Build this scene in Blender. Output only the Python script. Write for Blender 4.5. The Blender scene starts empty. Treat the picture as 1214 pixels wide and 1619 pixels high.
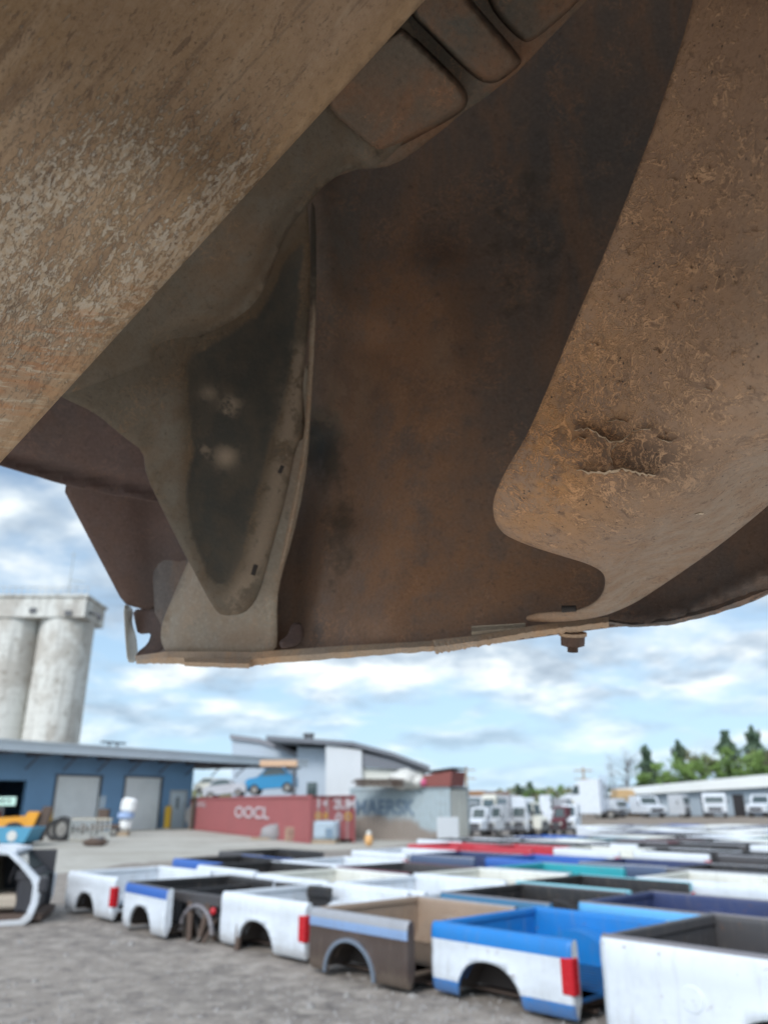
import bpy, math, random
import numpy as np
from mathutils import Vector, Matrix
from mathutils.geometry import delaunay_2d_cdt
from mathutils import noise as mnoise
random.seed(7)
R = math.radians
scene = bpy.context.scene
C = scene.collection

# ---------------------------------------------------------------- camera
CAMH = 1.85; PITCH = R(20.7); F = 1215.0; CX, CY = 607.0, 809.5
cam_d = bpy.data.cameras.new('camera')
cam = bpy.data.objects.new('camera', cam_d); C.objects.link(cam)
cam.location = (0, 0, CAMH); cam.rotation_euler = (R(90) + PITCH, 0, 0)
cam_d.sensor_fit = 'VERTICAL'; cam_d.sensor_height = 24.0
cam_d.lens = 24.0 * F / 1619.0
cam_d.clip_start = 0.02; cam_d.clip_end = 3000
cam_d.dof.use_dof = True; cam_d.dof.focus_distance = 0.60
cam_d.dof.aperture_fstop = (cam_d.lens / 1000) / 0.0040
scene.camera = cam

# ---------------------------------------------------------------- world
world = bpy.data.worlds.new('World'); scene.world = world; world.use_nodes = True
nt = world.node_tree; nt.nodes.clear()
SUN_EL, SUN_AZ = R(40), R(207)          # azimuth measured from +Y towards +X
def wn(t, **k):
    n = nt.nodes.new(t)
    for a, b in k.items(): setattr(n, a, b)
    return n
L_ = nt.links.new
sky = wn('ShaderNodeTexSky', sky_type='NISHITA', sun_disc=False, sun_elevation=SUN_EL, sun_rotation=SUN_AZ, air_density=1.0, dust_density=0.4, ozone_density=2.0)
tc = wn('ShaderNodeTexCoord'); sep = wn('ShaderNodeSeparateXYZ'); L_(tc.outputs['Generated'], sep.inputs[0])
def wm(op, a, b=None, c=None):
    n = wn('ShaderNodeMath', operation=op)
    for i, v in enumerate((a, b, c)):
        if v is None: continue
        if isinstance(v, (int, float)): n.inputs[i].default_value = v
        else: L_(v, n.inputs[i])
    return n.outputs[0]
zc = wm('ADD', wm('MAXIMUM', sep.outputs[2], 0.0), 0.24)
cmb = wn('ShaderNodeCombineXYZ'); L_(wm('DIVIDE', sep.outputs[0], zc), cmb.inputs[0]); L_(wm('DIVIDE', sep.outputs[1], zc), cmb.inputs[1])
def wnoise(scale, det, rough, off, dist=0.0):
    mp = wn('ShaderNodeMapping'); mp.inputs['Location'].default_value = (off, off * .7, 0); L_(cmb.outputs[0], mp.inputs[0])
    n = wn('ShaderNodeTexNoise'); n.inputs['Scale'].default_value = scale; n.inputs['Detail'].default_value = det
    n.inputs['Roughness'].default_value = rough; n.inputs['Distortion'].default_value = dist; L_(mp.outputs[0], n.inputs['Vector']); return n.outputs['Fac']
def wramp(fac, stops):
    n = wn('ShaderNodeValToRGB'); cr = n.color_ramp
    while len(cr.elements) < len(stops): cr.elements.new(0.5)
    for e, (p, c) in zip(cr.elements, stops): e.position = p; e.color = (*c, 1) if len(c) == 3 else c
    L_(fac, n.inputs[0]); return n.outputs[0]
def wmix(f, a, b):
    n = wn('ShaderNodeMix', data_type='RGBA'); L_(f, n.inputs[0]) if not isinstance(f, float) else setattr(n.inputs[0], 'default_value', f)
    L_(a, n.inputs[6]); L_(b, n.inputs[7]); return n.outputs[2]
# the cloud deck: cover, then light tops and greyer undersides, in the same units as the sky texture
cover = wramp(wnoise(2.1, 6, .54, 3.1, .15), [(0.41, (0, 0, 0)), (0.57, (1, 1, 1))])
tone = wramp(wnoise(3.3, 6, .54, 11.7, .2), [(0.34, (3.4, 4.3, 5.4)), (0.47, (5.8, 6.9, 8.0)), (0.56, (9.0, 9.8, 10.2)), (0.66, (12.2, 12.0, 11.3))])
hsv = wn('ShaderNodeHueSaturation'); hsv.inputs['Saturation'].default_value = 0.88; hsv.inputs['Value'].default_value = 1.25; L_(sky.outputs[0], hsv.inputs['Color'])
low = wramp(sep.outputs[2], [(0.0, (0.15, 0.15, 0.15)), (0.07, (0.55, 0.55, 0.55)), (0.15, (1, 1, 1))])
airc = wn('ShaderNodeRGB'); airc.outputs[0].default_value = (5.0, 7.7, 10.4, 1)
haz = wramp(sep.outputs[2], [(0.0, (.85, .85, .85)), (0.16, (.55, .55, .55)), (0.5, (0, 0, 0))])
skyc = wmix(wm('MULTIPLY', cover, low), wmix(haz, hsv.outputs[0], airc.outputs[0]), tone)
# clouds are brighter on the side of the sun, as forward scattering makes them
sv = wn('ShaderNodeCombineXYZ')
for i_, v_ in enumerate((math.sin(SUN_AZ) * math.cos(SUN_EL), math.cos(SUN_AZ) * math.cos(SUN_EL), math.sin(SUN_EL))): sv.inputs[i_].default_value = v_
dt = wn('ShaderNodeVectorMath', operation='DOT_PRODUCT'); L_(tc.outputs['Generated'], dt.inputs[0]); L_(sv.outputs[0], dt.inputs[1])
gl = wm('ADD', wm('MULTIPLY', wm('POWER', wm('MAXIMUM', dt.outputs['Value'], 0.0), 2.0), 1.7), 1.0)
vm = wn('ShaderNodeVectorMath', operation='SCALE'); L_(skyc, vm.inputs[0]); L_(gl, vm.inputs['Scale']); skyc = vm.outputs[0]
bg = wn('ShaderNodeBackground'); bg.inputs['Strength'].default_value = 0.070; L_(skyc, bg.inputs['Color'])
wo = wn('ShaderNodeOutputWorld'); L_(bg.outputs[0], wo.inputs['Surface'])

# ---------------------------------------------------------------- sun
sd = bpy.data.lights.new('sun', 'SUN'); sd.energy = 1.6; sd.angle = R(20); sd.color = (1.0, .965, .92)
sun = bpy.data.objects.new('sun', sd); C.objects.link(sun)
sdir = Vector((math.sin(SUN_AZ) * math.cos(SUN_EL), math.cos(SUN_AZ) * math.cos(SUN_EL), math.sin(SUN_EL)))
sun.rotation_euler = sdir.to_track_quat('Z', 'Y').to_euler(); sun.location = (0, 0, 60)
vs = scene.view_settings; vs.view_transform = 'Standard'; vs.look = 'None'; vs.gamma = 1; vs.exposure = 0.62; vs.use_curve_mapping = False

# ---------------------------------------------------------------- placing
cp, sp_ = math.cos(PITCH), math.sin(PITCH)
def ray(x, y):
    X = (x - CX) / F; Z = -(y - CY) / F
    return Vector((X, cp - Z * sp_, sp_ + Z * cp))
def P(x, y, d): return Vector((0, 0, CAMH)) + ray(x, y) * d
def gp(x, y, z=0.0):
    r = ray(x, y); t = (z - CAMH) / r.z; return Vector((r.x * t, r.y * t, z))
def at_y(x, y, Y):
    r = ray(x, y); return Vector((0, 0, CAMH)) + r * (Y / r.y)

# ---------------------------------------------------------------- materials
class Mt:
    def __init__(s, name):
        s.m = bpy.data.materials.new(name); s.m.use_nodes = True; s.t = s.m.node_tree; s.t.nodes.clear()
        s.o = s.n('ShaderNodeOutputMaterial'); s.b = s.n('ShaderNodeBsdfPrincipled'); s.l(s.b.outputs[0], s.o.inputs[0])
        s.tc = s.n('ShaderNodeTexCoord')
    def n(s, t, **k):
        n = s.t.nodes.new(t)
        for a, b in k.items(): setattr(n, a, b)
        return n
    def l(s, a, b): s.t.links.new(a, b)
    def put(s, sock, v):
        if isinstance(v, (int, float)): sock.default_value = v
        elif isinstance(v, (tuple, list)): sock.default_value = (*v, 1) if len(v) == 3 and sock.type == 'RGBA' else v
        else: s.l(v, sock)
    def vec(s, kind='Object', scale=(1, 1, 1), rot=(0, 0, 0), loc=(0, 0, 0)):
        # rotate first, then stretch
        a = s.n('ShaderNodeMapping'); a.inputs['Rotation'].default_value = rot; a.inputs['Location'].default_value = loc; s.l(s.tc.outputs[kind], a.inputs[0])
        b = s.n('ShaderNodeMapping'); b.inputs['Scale'].default_value = scale; s.l(a.outputs[0], b.inputs[0]); return b.outputs[0]
    def noise(s, scale, det=4, rough=.55, dist=0, v=None, col=False):
        n = s.n('ShaderNodeTexNoise'); n.inputs['Scale'].default_value = scale; n.inputs['Detail'].default_value = det
        n.inputs['Roughness'].default_value = rough; n.inputs['Distortion'].default_value = dist
        s.l(v if v is not None else s.tc.outputs['Object'], n.inputs['Vector']); return n.outputs['Color' if col else 'Fac']
    def voro(s, scale, v=None, feat='F1', rnd=1.0):
        n = s.n('ShaderNodeTexVoronoi', feature=feat); n.inputs['Scale'].default_value = scale; n.inputs['Randomness'].default_value = rnd
        s.l(v if v is not None else s.tc.outputs['Object'], n.inputs['Vector']); return n.outputs['Distance']
    def math(s, op, a, b=0.0, c=None, clamp=False):
        n = s.n('ShaderNodeMath', operation=op, use_clamp=clamp); s.put(n.inputs[0], a); s.put(n.inputs[1], b)
        if c is not None: s.put(n.inputs[2], c)
        return n.outputs[0]
    def step(s, f, lo, hi, a=0.0, b=1.0):
        n = s.n('ShaderNodeMapRange', interpolation_type='SMOOTHSTEP'); s.put(n.inputs[0], f)
        for i, v in zip((1, 2, 3, 4), (lo, hi, a, b)): n.inputs[i].default_value = v
        return n.outputs[0]
    def mix(s, f, a, b, mode='MIX'):
        n = s.n('ShaderNodeMix', data_type='RGBA', blend_type=mode); s.put(n.inputs[0], f); s.put(n.inputs[6], a); s.put(n.inputs[7], b); return n.outputs[2]
    def attr(s, name):
        n = s.n('ShaderNodeAttribute', attribute_name=name); return n.outputs['Fac']
    def bump(s, h, strength=.5, dist=.002, prev=None):
        n = s.n('ShaderNodeBump'); n.inputs['Strength'].default_value = strength; n.inputs['Distance'].default_value = dist; s.l(h, n.inputs['Height'])
        if prev is not None: s.l(prev, n.inputs['Normal'])
        return n.outputs[0]
    def done(s, col, rough=.6, metal=0.0, spec=.5, nrm=None):
        s.put(s.b.inputs['Base Color'], col); s.put(s.b.inputs['Roughness'], rough); s.put(s.b.inputs['Metallic'], metal)
        s.b.inputs['Specular IOR Level'].default_value = spec
        if nrm is not None: s.l(nrm, s.b.inputs['Normal'])
        return s.m
_plain = {}
def plain(name, col, rough=.5, metal=0.0, dirt=.25, scale=3.0, spec=.5):
    if name in _plain: return _plain[name]
    k = Mt(name); g = k.noise(scale, 6, .65); g2 = k.noise(scale * 9, 5, .6)
    f = k.step(k.math('ADD', k.math('MULTIPLY', g, .7), k.math('MULTIPLY', g2, .3)), .42, .68)
    dark = tuple(c * .55 + d * .10 for c, d in zip(col, (.30, .26, .2)))
    c = k.mix(k.math('MULTIPLY', f, dirt), col, dark)
    _plain[name] = k.done(c, k.math('ADD', k.math('MULTIPLY', g2, .25), rough - .1), metal, spec, k.bump(g2, .15, .004))
    return _plain[name]

# ---------------------------------------------------------------- rust and scale of the near body panels
def rust_slab():
    k = Mt('scaled_grey_brown_steel')
    uv = lambda sc, rot: k.vec('UV', scale=sc, rot=(0, 0, R(rot)))
    big = k.noise(4.5, 4, .55); mid = k.noise(26, 8, .65); fine = k.noise(520, 3, .6)
    wear = k.attr('wear'); og = k.attr('rust'); ed = k.attr('edge')
    warm = k.mix(k.step(big, .36, .66), (0.384, 0.249, 0.155), (0.348, 0.218, 0.116))
    c = k.mix(k.step(k.noise(2.3, 3, .5, 0, k.vec('Object', loc=(4, 2, 1))), .45, .75), warm, (0.278, 0.218, 0.142))
    c = k.mix(k.step(mid, .42, .72, 0, .5), c, (0.255, 0.157, 0.094))
    c = k.mix(k.step(k.noise(60, 8, .74, .3, uv((1, .16, 1), 32)), .50, .64, 0, .6), c, (0.464, 0.325, 0.215))
    c = k.mix(k.step(k.noise(75, 8, .74, .3, uv((1, .12, 1), 38)), .52, .64, 0, .65), c, (0.192, 0.121, 0.076))
    fl = k.noise(330, 9, .76, .6, uv((1, .34, 1), 34)); fl2 = k.noise(640, 5, .72, .4, uv((1, .5, 1), 40))
    fsum = k.math('ADD', k.math('MULTIPLY', fl, .66), k.math('MULTIPLY', fl2, .34))
    reg = k.noise(16, 5, .65, .2, uv((1, .35, 1), 36))
    patch = k.math('MULTIPLY', wear, k.step(reg, .36, .60, .35, 1.0))
    thr = k.math('ADD', fsum, k.math('MULTIPLY', patch, .148)); m = k.step(thr, .585, .625)
    gr = k.noise(260, 6, .78, 0, uv((1, .6, 1), 34)); c = k.mix(k.step(gr, .50, .64, 0, .4), c, (0.428, 0.310, 0.212)); c = k.mix(k.step(gr, .46, .36, 0, .5), c, (0.133, 0.085, 0.055))
    dk = k.step(k.math('ADD', k.noise(120, 7, .72, .5, uv((1, .4, 1), 30)), k.math('MULTIPLY', patch, .06)), .60, .64)
    c = k.mix(k.math('MULTIPLY', dk, .6), c, (0.133, 0.081, 0.054))
    c = k.mix(k.math('MULTIPLY', m, .66), c, k.mix(k.step(k.noise(240, 3, .6), .4, .6), (0.532, 0.466, 0.387), (0.464, 0.351, 0.245)))
    pit = k.noise(95, 7, .7, .3, uv((.22, 1.5, 1), 7))
    c = k.mix(k.math('MULTIPLY', og, k.step(pit, .47, .58, 0, .5)), c, (0.418, 0.182, 0.073))
    c = k.mix(k.math('MULTIPLY', og, k.step(k.noise(110, 6, .75, .3, uv((.25, 1.6, 1), 7)), .53, .60, 0, .55)), c, (0.532, 0.466, 0.361))
    sc = k.noise(9, 3, .5, .1, uv((1, .04, 1), 43)); line = k.step(k.math('ABSOLUTE', k.math('SUBTRACT', sc, .5)), .010, .002)
    c = k.mix(k.math('MULTIPLY', line, k.math('MULTIPLY', ed, k.step(k.noise(12, 4), .42, .55, 0, .85))), c, (0.116, 0.086, 0.065))
    gold = k.attr('bare'); c = k.mix(k.math('MULTIPLY', gold, .35), c, (0.488, 0.294, 0.146))
    h = k.math('ADD', k.math('ADD', k.math('MULTIPLY', m, .6), k.math('MULTIPLY', fl, .5)), k.math('MULTIPLY', fine, .2))
    n = k.bump(h, .8, .0012); n = k.bump(mid, .3, .005, n)
    return k.done(c, k.step(fl, .3, .7, .5, .85), .0, .35, n)

def rust_flaky():
    k = Mt('curling_orange_rust_scale')
    big = k.noise(6, 4, .55); mid = k.noise(34, 8, .66); fine = k.noise(520, 3, .6)
    wear = k.attr('wear'); og = k.attr('rust')
    c = k.mix(k.step(big, .35, .68), (0.346, 0.207, 0.129), (0.281, 0.164, 0.101))
    c = k.mix(k.step(mid, .45, .70, 0, .6), c, (0.411, 0.240, 0.137))
    smooth = k.attr('bare')
    c = k.mix(k.math('MULTIPLY', smooth, .85), c, k.mix(k.step(mid, .4, .65), (0.324, 0.236, 0.167), (0.281, 0.182, 0.120)))
    c = k.mix(k.math('MULTIPLY', og, k.step(k.noise(30, 8, .7), .38, .58, 0, .9)), c, (0.486, 0.231, 0.082))
    blot = k.noise(95, 8, .74); c = k.mix(k.step(k.math('ADD', blot, k.math('MULTIPLY', og, .05)), .57, .66, 0, .6), c, (0.135, 0.077, 0.050))
    gr = k.noise(230, 6, .78); c = k.mix(k.step(gr, .50, .66, 0, .4), c, (0.392, 0.236, 0.144)); c = k.mix(k.step(gr, .46, .34, 0, .5), c, (0.128, 0.076, 0.048))
    c = k.mix(k.math('MULTIPLY', k.attr('edge'), k.step(mid, .36, .52, .5, .85)), c, (0.123, 0.074, 0.049))
    w1 = k.noise(62, 4, .58, 1.2); w2 = k.noise(120, 4, .6, 1.5)
    cr1 = k.step(k.math('ABSOLUTE', k.math('SUBTRACT', w1, .5)), .032, .008)
    cr2 = k.step(k.math('ABSOLUTE', k.math('SUBTRACT', w2, .5)), .045, .012)
    pm = k.step(k.math('ADD', k.noise(46, 5, .7, .4, k.vec('Object', loc=(3, 7, 5))), k.math('MULTIPLY', wear, .12)), .53, .60)
    pm2 = k.step(k.math('ADD', k.noise(80, 5, .7, .4, k.vec('Object', loc=(8, 1, 2))), k.math('MULTIPLY', wear, .12)), .53, .60)
    cr = k.math('MULTIPLY', k.math('MAXIMUM', k.math('MULTIPLY', cr1, pm), k.math('MULTIPLY', cr2, pm2)), k.math('SUBTRACT', 1.0, k.math('MULTIPLY', smooth, .8)))
    sh = k.math('MULTIPLY', k.step(w1, .535, .56), k.math('MULTIPLY', k.step(w1, .62, .58), pm))
    c = k.mix(k.math('MULTIPLY', sh, .5), c, (0.151, 0.087, 0.054))
    c = k.mix(k.math('MULTIPLY', cr, .9), c, k.mix(og, (0.567, 0.337, 0.196), (0.627, 0.305, 0.129)))
    spk = k.step(k.voro(190), .20, .12); c = k.mix(k.math('MULTIPLY', spk, k.step(k.noise(45, 3), .50, .6)), c, (0.086, 0.053, 0.037))
    h = k.math('ADD', k.math('ADD', k.math('MULTIPLY', cr, .35), k.math('MULTIPLY', blot, .6)), k.math('MULTIPLY', fine, .15))
    n = k.bump(h, .9, .0018); n = k.bump(mid, .4, .005, n)
    return k.done(c, k.step(mid, .3, .7, .55, .85), 0, .35, n)

def rust_film(name, a, b, og=(.20, .105, .055), ogk=.6, sc=1.0):
    k = Mt(name)
    big = k.noise(5 * sc, 5, .6, .3); mid = k.noise(24 * sc, 8, .68); fine = k.noise(400, 3, .6)
    c = k.mix(k.step(big, .36, .64), a, b)
    run = k.noise(9, 6, .65, .5, k.vec('Object', scale=(1.6, 1.6, .35)))
    c = k.mix(k.step(run, .44, .66, 0, ogk), c, og)
    c = k.mix(k.math('MULTIPLY', k.attr('rust'), k.step(mid, .36, .62, .35, 1)), c, og)
    c = k.mix(k.math('MULTIPLY', k.attr('bare'), .9), c, k.mix(k.step(mid, .4, .66), (.27, .245, .205), (.22, .165, .12)))
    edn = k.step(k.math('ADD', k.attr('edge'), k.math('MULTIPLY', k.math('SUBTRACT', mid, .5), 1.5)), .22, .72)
    c = k.mix(k.step(k.noise(70 * sc, 6, .7), .58, .70, 0, .55), c, tuple(v * .45 for v in a))
    sp = k.step(k.math('ADD', k.voro(150 * sc), k.math('MULTIPLY', k.noise(40, 4), .25)), .30, .20); c = k.mix(k.math('MULTIPLY', sp, .45), c, tuple(v * .5 for v in a))
    gr = k.noise(210 * sc, 5, .75); c = k.mix(k.step(gr, .48, .68, 0, .22), c, tuple(min(1, v * 1.9) for v in a)); c = k.mix(k.step(gr, .46, .34, 0, .28), c, tuple(v * .4 for v in a))
    cr = k.step(k.math('ABSOLUTE', k.math('SUBTRACT', k.noise(55 * sc, 5, .65, 1.0), .5)), .016, .004); c = k.mix(k.math('MULTIPLY', cr, k.step(k.noise(14, 3), .50, .62, 0, .55)), c, tuple(min(1, v * 1.8) for v in og))
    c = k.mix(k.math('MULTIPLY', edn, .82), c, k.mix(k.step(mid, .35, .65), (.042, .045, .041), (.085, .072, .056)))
    c = k.mix(k.math('MULTIPLY', k.attr('wear'), k.step(k.math('ADD', mid, k.math('MULTIPLY', k.attr('wear'), .1)), .48, .58)), c, (.36, .27, .195))
    h = k.math('ADD', k.math('ADD', k.math('MULTIPLY', mid, .6), k.math('MULTIPLY', gr, .5)), k.math('MULTIPLY', fine, .25))
    return k.done(c, k.step(mid, .3, .7, .5, .8), 0, .3, k.bump(h, .7, .0028))

M_slab = rust_slab(); M_flaky = rust_flaky()
M_outer = rust_film('brown_rust_filmed_steel', (0.207, 0.151, 0.120), (0.152, 0.130, 0.118), (0.340, 0.177, 0.097), .45)
M_brkt = rust_film('dull_grey_painted_steel', (0.117, 0.089, 0.061), (0.134, 0.094, 0.060), (0.183, 0.104, 0.055), .4)#(0.132, 0.104, 0.076), (0.159, 0.115, 0.079), (0.194, 0.112, 0.063), .3)
M_rib = rust_film('pressed_floor_steel', (.165, .115, .080), (.125, .108, .085), (.26, .125, .065), .75)# (0.216, 0.148, 0.105), (0.164, 0.140, 0.109), (0.262, 0.140, 0.078), .55)
M_corner = rust_film('purple_brown_primer', (0.125, 0.078, 0.066), (0.100, 0.069, 0.060), (0.140, 0.078, 0.054), .4)
M_lip = rust_film('crumbling_rust_edge', (0.500, 0.338, 0.219), (0.400, 0.300, 0.225), (0.550, 0.300, 0.150), .6, 2.0)
M_flange = rust_film('pale_worn_steel', (0.405, 0.340, 0.260), (0.360, 0.276, 0.200), (0.338, 0.191, 0.110), .35)
M_bolt = rust_film('rusty_bolt_steel', (0.125, 0.077, 0.056), (0.106, 0.062, 0.050), (0.188, 0.094, 0.056), .5, 3)
M_dark = plain('dark_cavity_steel', (.035, .026, .022), .8)
M_wpaint = plain('old_white_paint', (.55, .54, .50), .5, dirt=.5, scale=14)

# ---------------------------------------------------------------- object helpers
def setp(o, label=None, cat=None, group=None, kind=None):
    if label: o['label'] = label
    if cat: o['category'] = cat
    if group: o['group'] = group
    if kind: o['kind'] = kind
    return o
def empty(name, loc, label, cat, group=None, rz=0.0):
    o = bpy.data.objects.new(name, None); C.objects.link(o); o.location = loc; o.rotation_euler = (0, 0, rz)
    o.empty_display_size = .1
    return setp(o, label, cat, group)
class MB:
    def __init__(s): s.v = []; s.f = []; s.mi = []; s.sm = []
    def add(s, vs, fs, mi=0, smooth=False):
        b = len(s.v); s.v += [tuple(v) for v in vs]
        for f in fs: s.f.append([b + i for i in f]); s.mi.append(mi); s.sm.append(smooth)
        return s
    def box(s, c, size, rz=0.0, mi=0, taper=1.0, rx=0.0, ry=0.0):
        hx, hy, hz = (q / 2 for q in size)
        M = Matrix.Rotation(rz, 3, 'Z') @ Matrix.Rotation(ry, 3, 'Y') @ Matrix.Rotation(rx, 3, 'X'); vs = []
        for z in (-1, 1):
            t = taper if z > 0 else 1
            for x, y in ((-1, -1), (1, -1), (1, 1), (-1, 1)): vs.append(Vector(c) + M @ Vector((x * hx * t, y * hy * t, z * hz)))
        return s.add(vs, [(0, 3, 2, 1), (4, 5, 6, 7), (0, 1, 5, 4), (1, 2, 6, 5), (2, 3, 7, 6), (3, 0, 4, 7)], mi)
    def cham(s, lo, hi, ch=.02, mi=0):
        """box with chamfered edges, from lo to hi"""
        lo = Vector(lo); hi = Vector(hi); vs = []; c = ch
        idx = {}
        for sx in (0, 1):
            for sy in (0, 1):
                for sz in (0, 1):
                    for ax in range(3):
                        p = [hi[i] if q else lo[i] for i, q in enumerate((sx, sy, sz))]
                        for i, q in enumerate((sx, sy, sz)):
                            if i != ax: p[i] += -c if q else c
                        idx[(sx, sy, sz, ax)] = len(vs); vs.append(p)
        fs = []
        for ax in range(3):
            o1, o2 = [i for i in range(3) if i != ax]
            for q in (0, 1):
                ring = []
                for u, v in ((0, 0), (1, 0), (1, 1), (0, 1)):
                    k = [0, 0, 0]; k[ax] = q; k[o1] = u; k[o2] = v; ring.append(idx[(*k, ax)])
                fs.append(ring)
            for u in (0, 1):
                for v in (0, 1):
                    k0 = [0, 0, 0]; k0[o1] = u; k0[o2] = v; k1 = list(k0); k1[ax] = 1
                    fs.append([idx[(*k0, o1)], idx[(*k1, o1)], idx[(*k1, o2)], idx[(*k0, o2)]])
        for sx in (0, 1):
            for sy in (0, 1):
                for sz in (0, 1): fs.append([idx[(sx, sy, sz, a)] for a in range(3)])
        return s.add(vs, fs, mi)
    def prism(s, pts, y0, y1, mi=0, axis='Y', smooth=False):
        """pts in (a,b); extruded along axis"""
        def q(a, b, t): return {'Y': (a, t, b), 'X': (t, a, b), 'Z': (a, b, t)}[axis]
        n = len(pts); vs = [q(a, b, y0) for a, b in pts] + [q(a, b, y1) for a, b in pts]
        s.add(vs, [list(range(n)), list(range(2 * n - 1, n - 1, -1))], mi)
        s.add(vs, [(i, i + n, (i + 1) % n + n, (i + 1) % n) for i in range(n)], mi, smooth); return s
    def tube(s, p0, p1, r0, r1=None, n=10, mi=0, caps=True):
        r1 = r0 if r1 is None else r1; p0 = Vector(p0); p1 = Vector(p1); d = (p1 - p0).normalized()
        u = d.orthogonal().normalized(); w = d.cross(u); vs = []
        for p, r in ((p0, r0), (p1, r1)):
            for i in range(n): a = 2 * math.pi * i / n; vs.append(p + (u * math.cos(a) + w * math.sin(a)) * r)
        s.add(vs, [(i, (i + 1) % n, (i + 1) % n + n, i + n) for i in range(n)], mi, True)
        if caps: s.add(vs, [list(range(n - 1, -1, -1)), list(range(n, 2 * n))], mi)
        return s
    def ball(s, c, r, mi=0, nu=14, nv=9, bump=0.0, seed=0):
        vs = []; c = Vector(c); r = r if hasattr(r, '__len__') else (r, r, r)
        for j in range(nv + 1):
            t = math.pi * j / nv
            for i in range(nu):
                a = 2 * math.pi * i / nu; d = Vector((math.sin(t) * math.cos(a), math.sin(t) * math.sin(a), math.cos(t)))
                q = 1 + bump * mnoise.noise(d * 2.2 + Vector((seed, seed * .7, 0)))
                vs.append(c + Vector((d.x * r[0], d.y * r[1], d.z * r[2])) * q)
        return s.add(vs, [(j * nu + i, (j + 1) * nu + i, (j + 1) * nu + (i + 1) % nu, j * nu + (i + 1) % nu) for j in range(nv) for i in range(nu)], mi, True)
    def mesh(s, name, mats):
        me = bpy.data.meshes.new(name); me.from_pydata(s.v, [], s.f)
        for m in (mats if isinstance(mats, (list, tuple)) else [mats]): me.materials.append(m)
        me.polygons.foreach_set('material_index', s.mi); me.polygons.foreach_set('use_smooth', s.sm); me.update()
        import bmesh
        bm = bmesh.new(); bm.from_mesh(me); bmesh.ops.dissolve_degenerate(bm, dist=1e-5, edges=bm.edges); bmesh.ops.recalc_face_normals(bm, faces=bm.faces); bm.to_mesh(me); bm.free()
        return me
    def build(s, name, mats, parent=None, loc=None, rz=None, bevel=0.0):
        o = bpy.data.objects.new(name, s.mesh(name, mats)); C.objects.link(o)
        if parent: o.parent = parent
        if loc is not None: o.location = loc
        if rz is not None: o.rotation_euler = (0, 0, rz)
        if bevel:
            b = o.modifiers.new('bevel', 'BEVEL'); b.width = bevel; b.segments = 2; b.limit_method = 'ANGLE'
        return o
def copy_tree(o, parent=None):
    c = o.copy(); C.objects.link(c); c.parent = parent
    for ch in o.children: copy_tree(ch, c)
    return c
def text(body, size, mat, name, parent, loc, rot, ext=.004, sx=1.0):
    cu = bpy.data.curves.new(name, 'FONT'); cu.body = body; cu.size = size; cu.extrude = ext; cu.align_x = 'CENTER'; cu.align_y = 'CENTER'; cu.offset = size * .012
    t = bpy.data.objects.new(name, cu); C.objects.link(t); dg = bpy.context.evaluated_depsgraph_get()
    me = bpy.data.meshes.new_from_object(t.evaluated_get(dg)); bpy.data.objects.remove(t)
    o = bpy.data.objects.new(name, me); C.objects.link(o); me.materials.clear(); me.materials.append(mat)
    o.parent = parent; o.location = loc; o.rotation_euler = rot; o.scale = (sx, 1, 1); return o

# ---------------------------------------------------------------- near body panels
def chaikin(pts, it=2, keep=()):
    for _ in range(it):
        out = []; n = len(pts)
        for i in range(n):
            a = pts[i]; b = pts[(i + 1) % n]
            out.append((a[0] * .78 + b[0] * .22, a[1] * .78 + b[1] * .22)); out.append((a[0] * .22 + b[0] * .78, a[1] * .22 + b[1] * .78))
        pts = out
    return pts
def resample(pts, step):
    out = []; n = len(pts)
    for i in range(n):
        a = Vector(pts[i]); b = Vector(pts[(i + 1) % n]); L = (b - a).length; k = max(1, int(round(L / step)))
        for j in range(k): out.append(tuple(a.lerp(b, j / k)))
    return out
def tps(ctrl):
    A = np.array(ctrl, float); X = A[:, :2] / 600; d = A[:, 2]; n = len(X)
    def U(r2): return np.where(r2 > 0, r2 * np.log(np.maximum(r2, 1e-12)), 0)
    K = U(((X[:, None] - X[None]) ** 2).sum(-1)) + np.eye(n) * 1e-4
    Pm = np.c_[np.ones(n), X]; S = np.zeros((n + 3, n + 3)); S[:n, :n] = K; S[:n, n:] = Pm; S[n:, :n] = Pm.T
    w = np.linalg.solve(S, np.r_[d, 0, 0, 0])
    def f(q):
        q = np.asarray(q, float) / 600; r2 = ((q[:, None] - X[None]) ** 2).sum(-1)
        return U(r2) @ w[:n] + w[n] + q @ w[n + 1:]
    return f
def inside(pts, q):
    poly = np.array(pts); x, y = q[:, 0], q[:, 1]; c = np.zeros(len(q), bool); j = len(poly) - 1
    for i in range(len(poly)):
        xi, yi = poly[i]; xj, yj = poly[j]
        cond = ((yi > y) != (yj > y)); c ^= cond & (x < (xj - xi) * (y - yi) / (yj - yi + 1e-12) + xi); j = i
    return c
def segdist(q, line):
    d = np.full(len(q), 1e9)
    for a, b in zip(line[:-1], line[1:]):
        a = np.array(a, float); b = np.array(b, float); t = np.clip(((q - a) @ (b - a)) / ((b - a) @ (b - a) + 1e-9), 0, 1)
        d = np.minimum(d, np.linalg.norm(q - (a + t[:, None] * (b - a)), axis=1))
    return d
def smooth01(x): x = np.clip(x, 0, 1); return x * x * (3 - 2 * x)
def jag(pts, amp, seed=0, sel=lambda p: True):
    rr = random.Random(seed); return [(p[0] + rr.uniform(-amp, amp), p[1] + rr.uniform(-amp, amp)) if sel(p) else p for p in pts]
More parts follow.
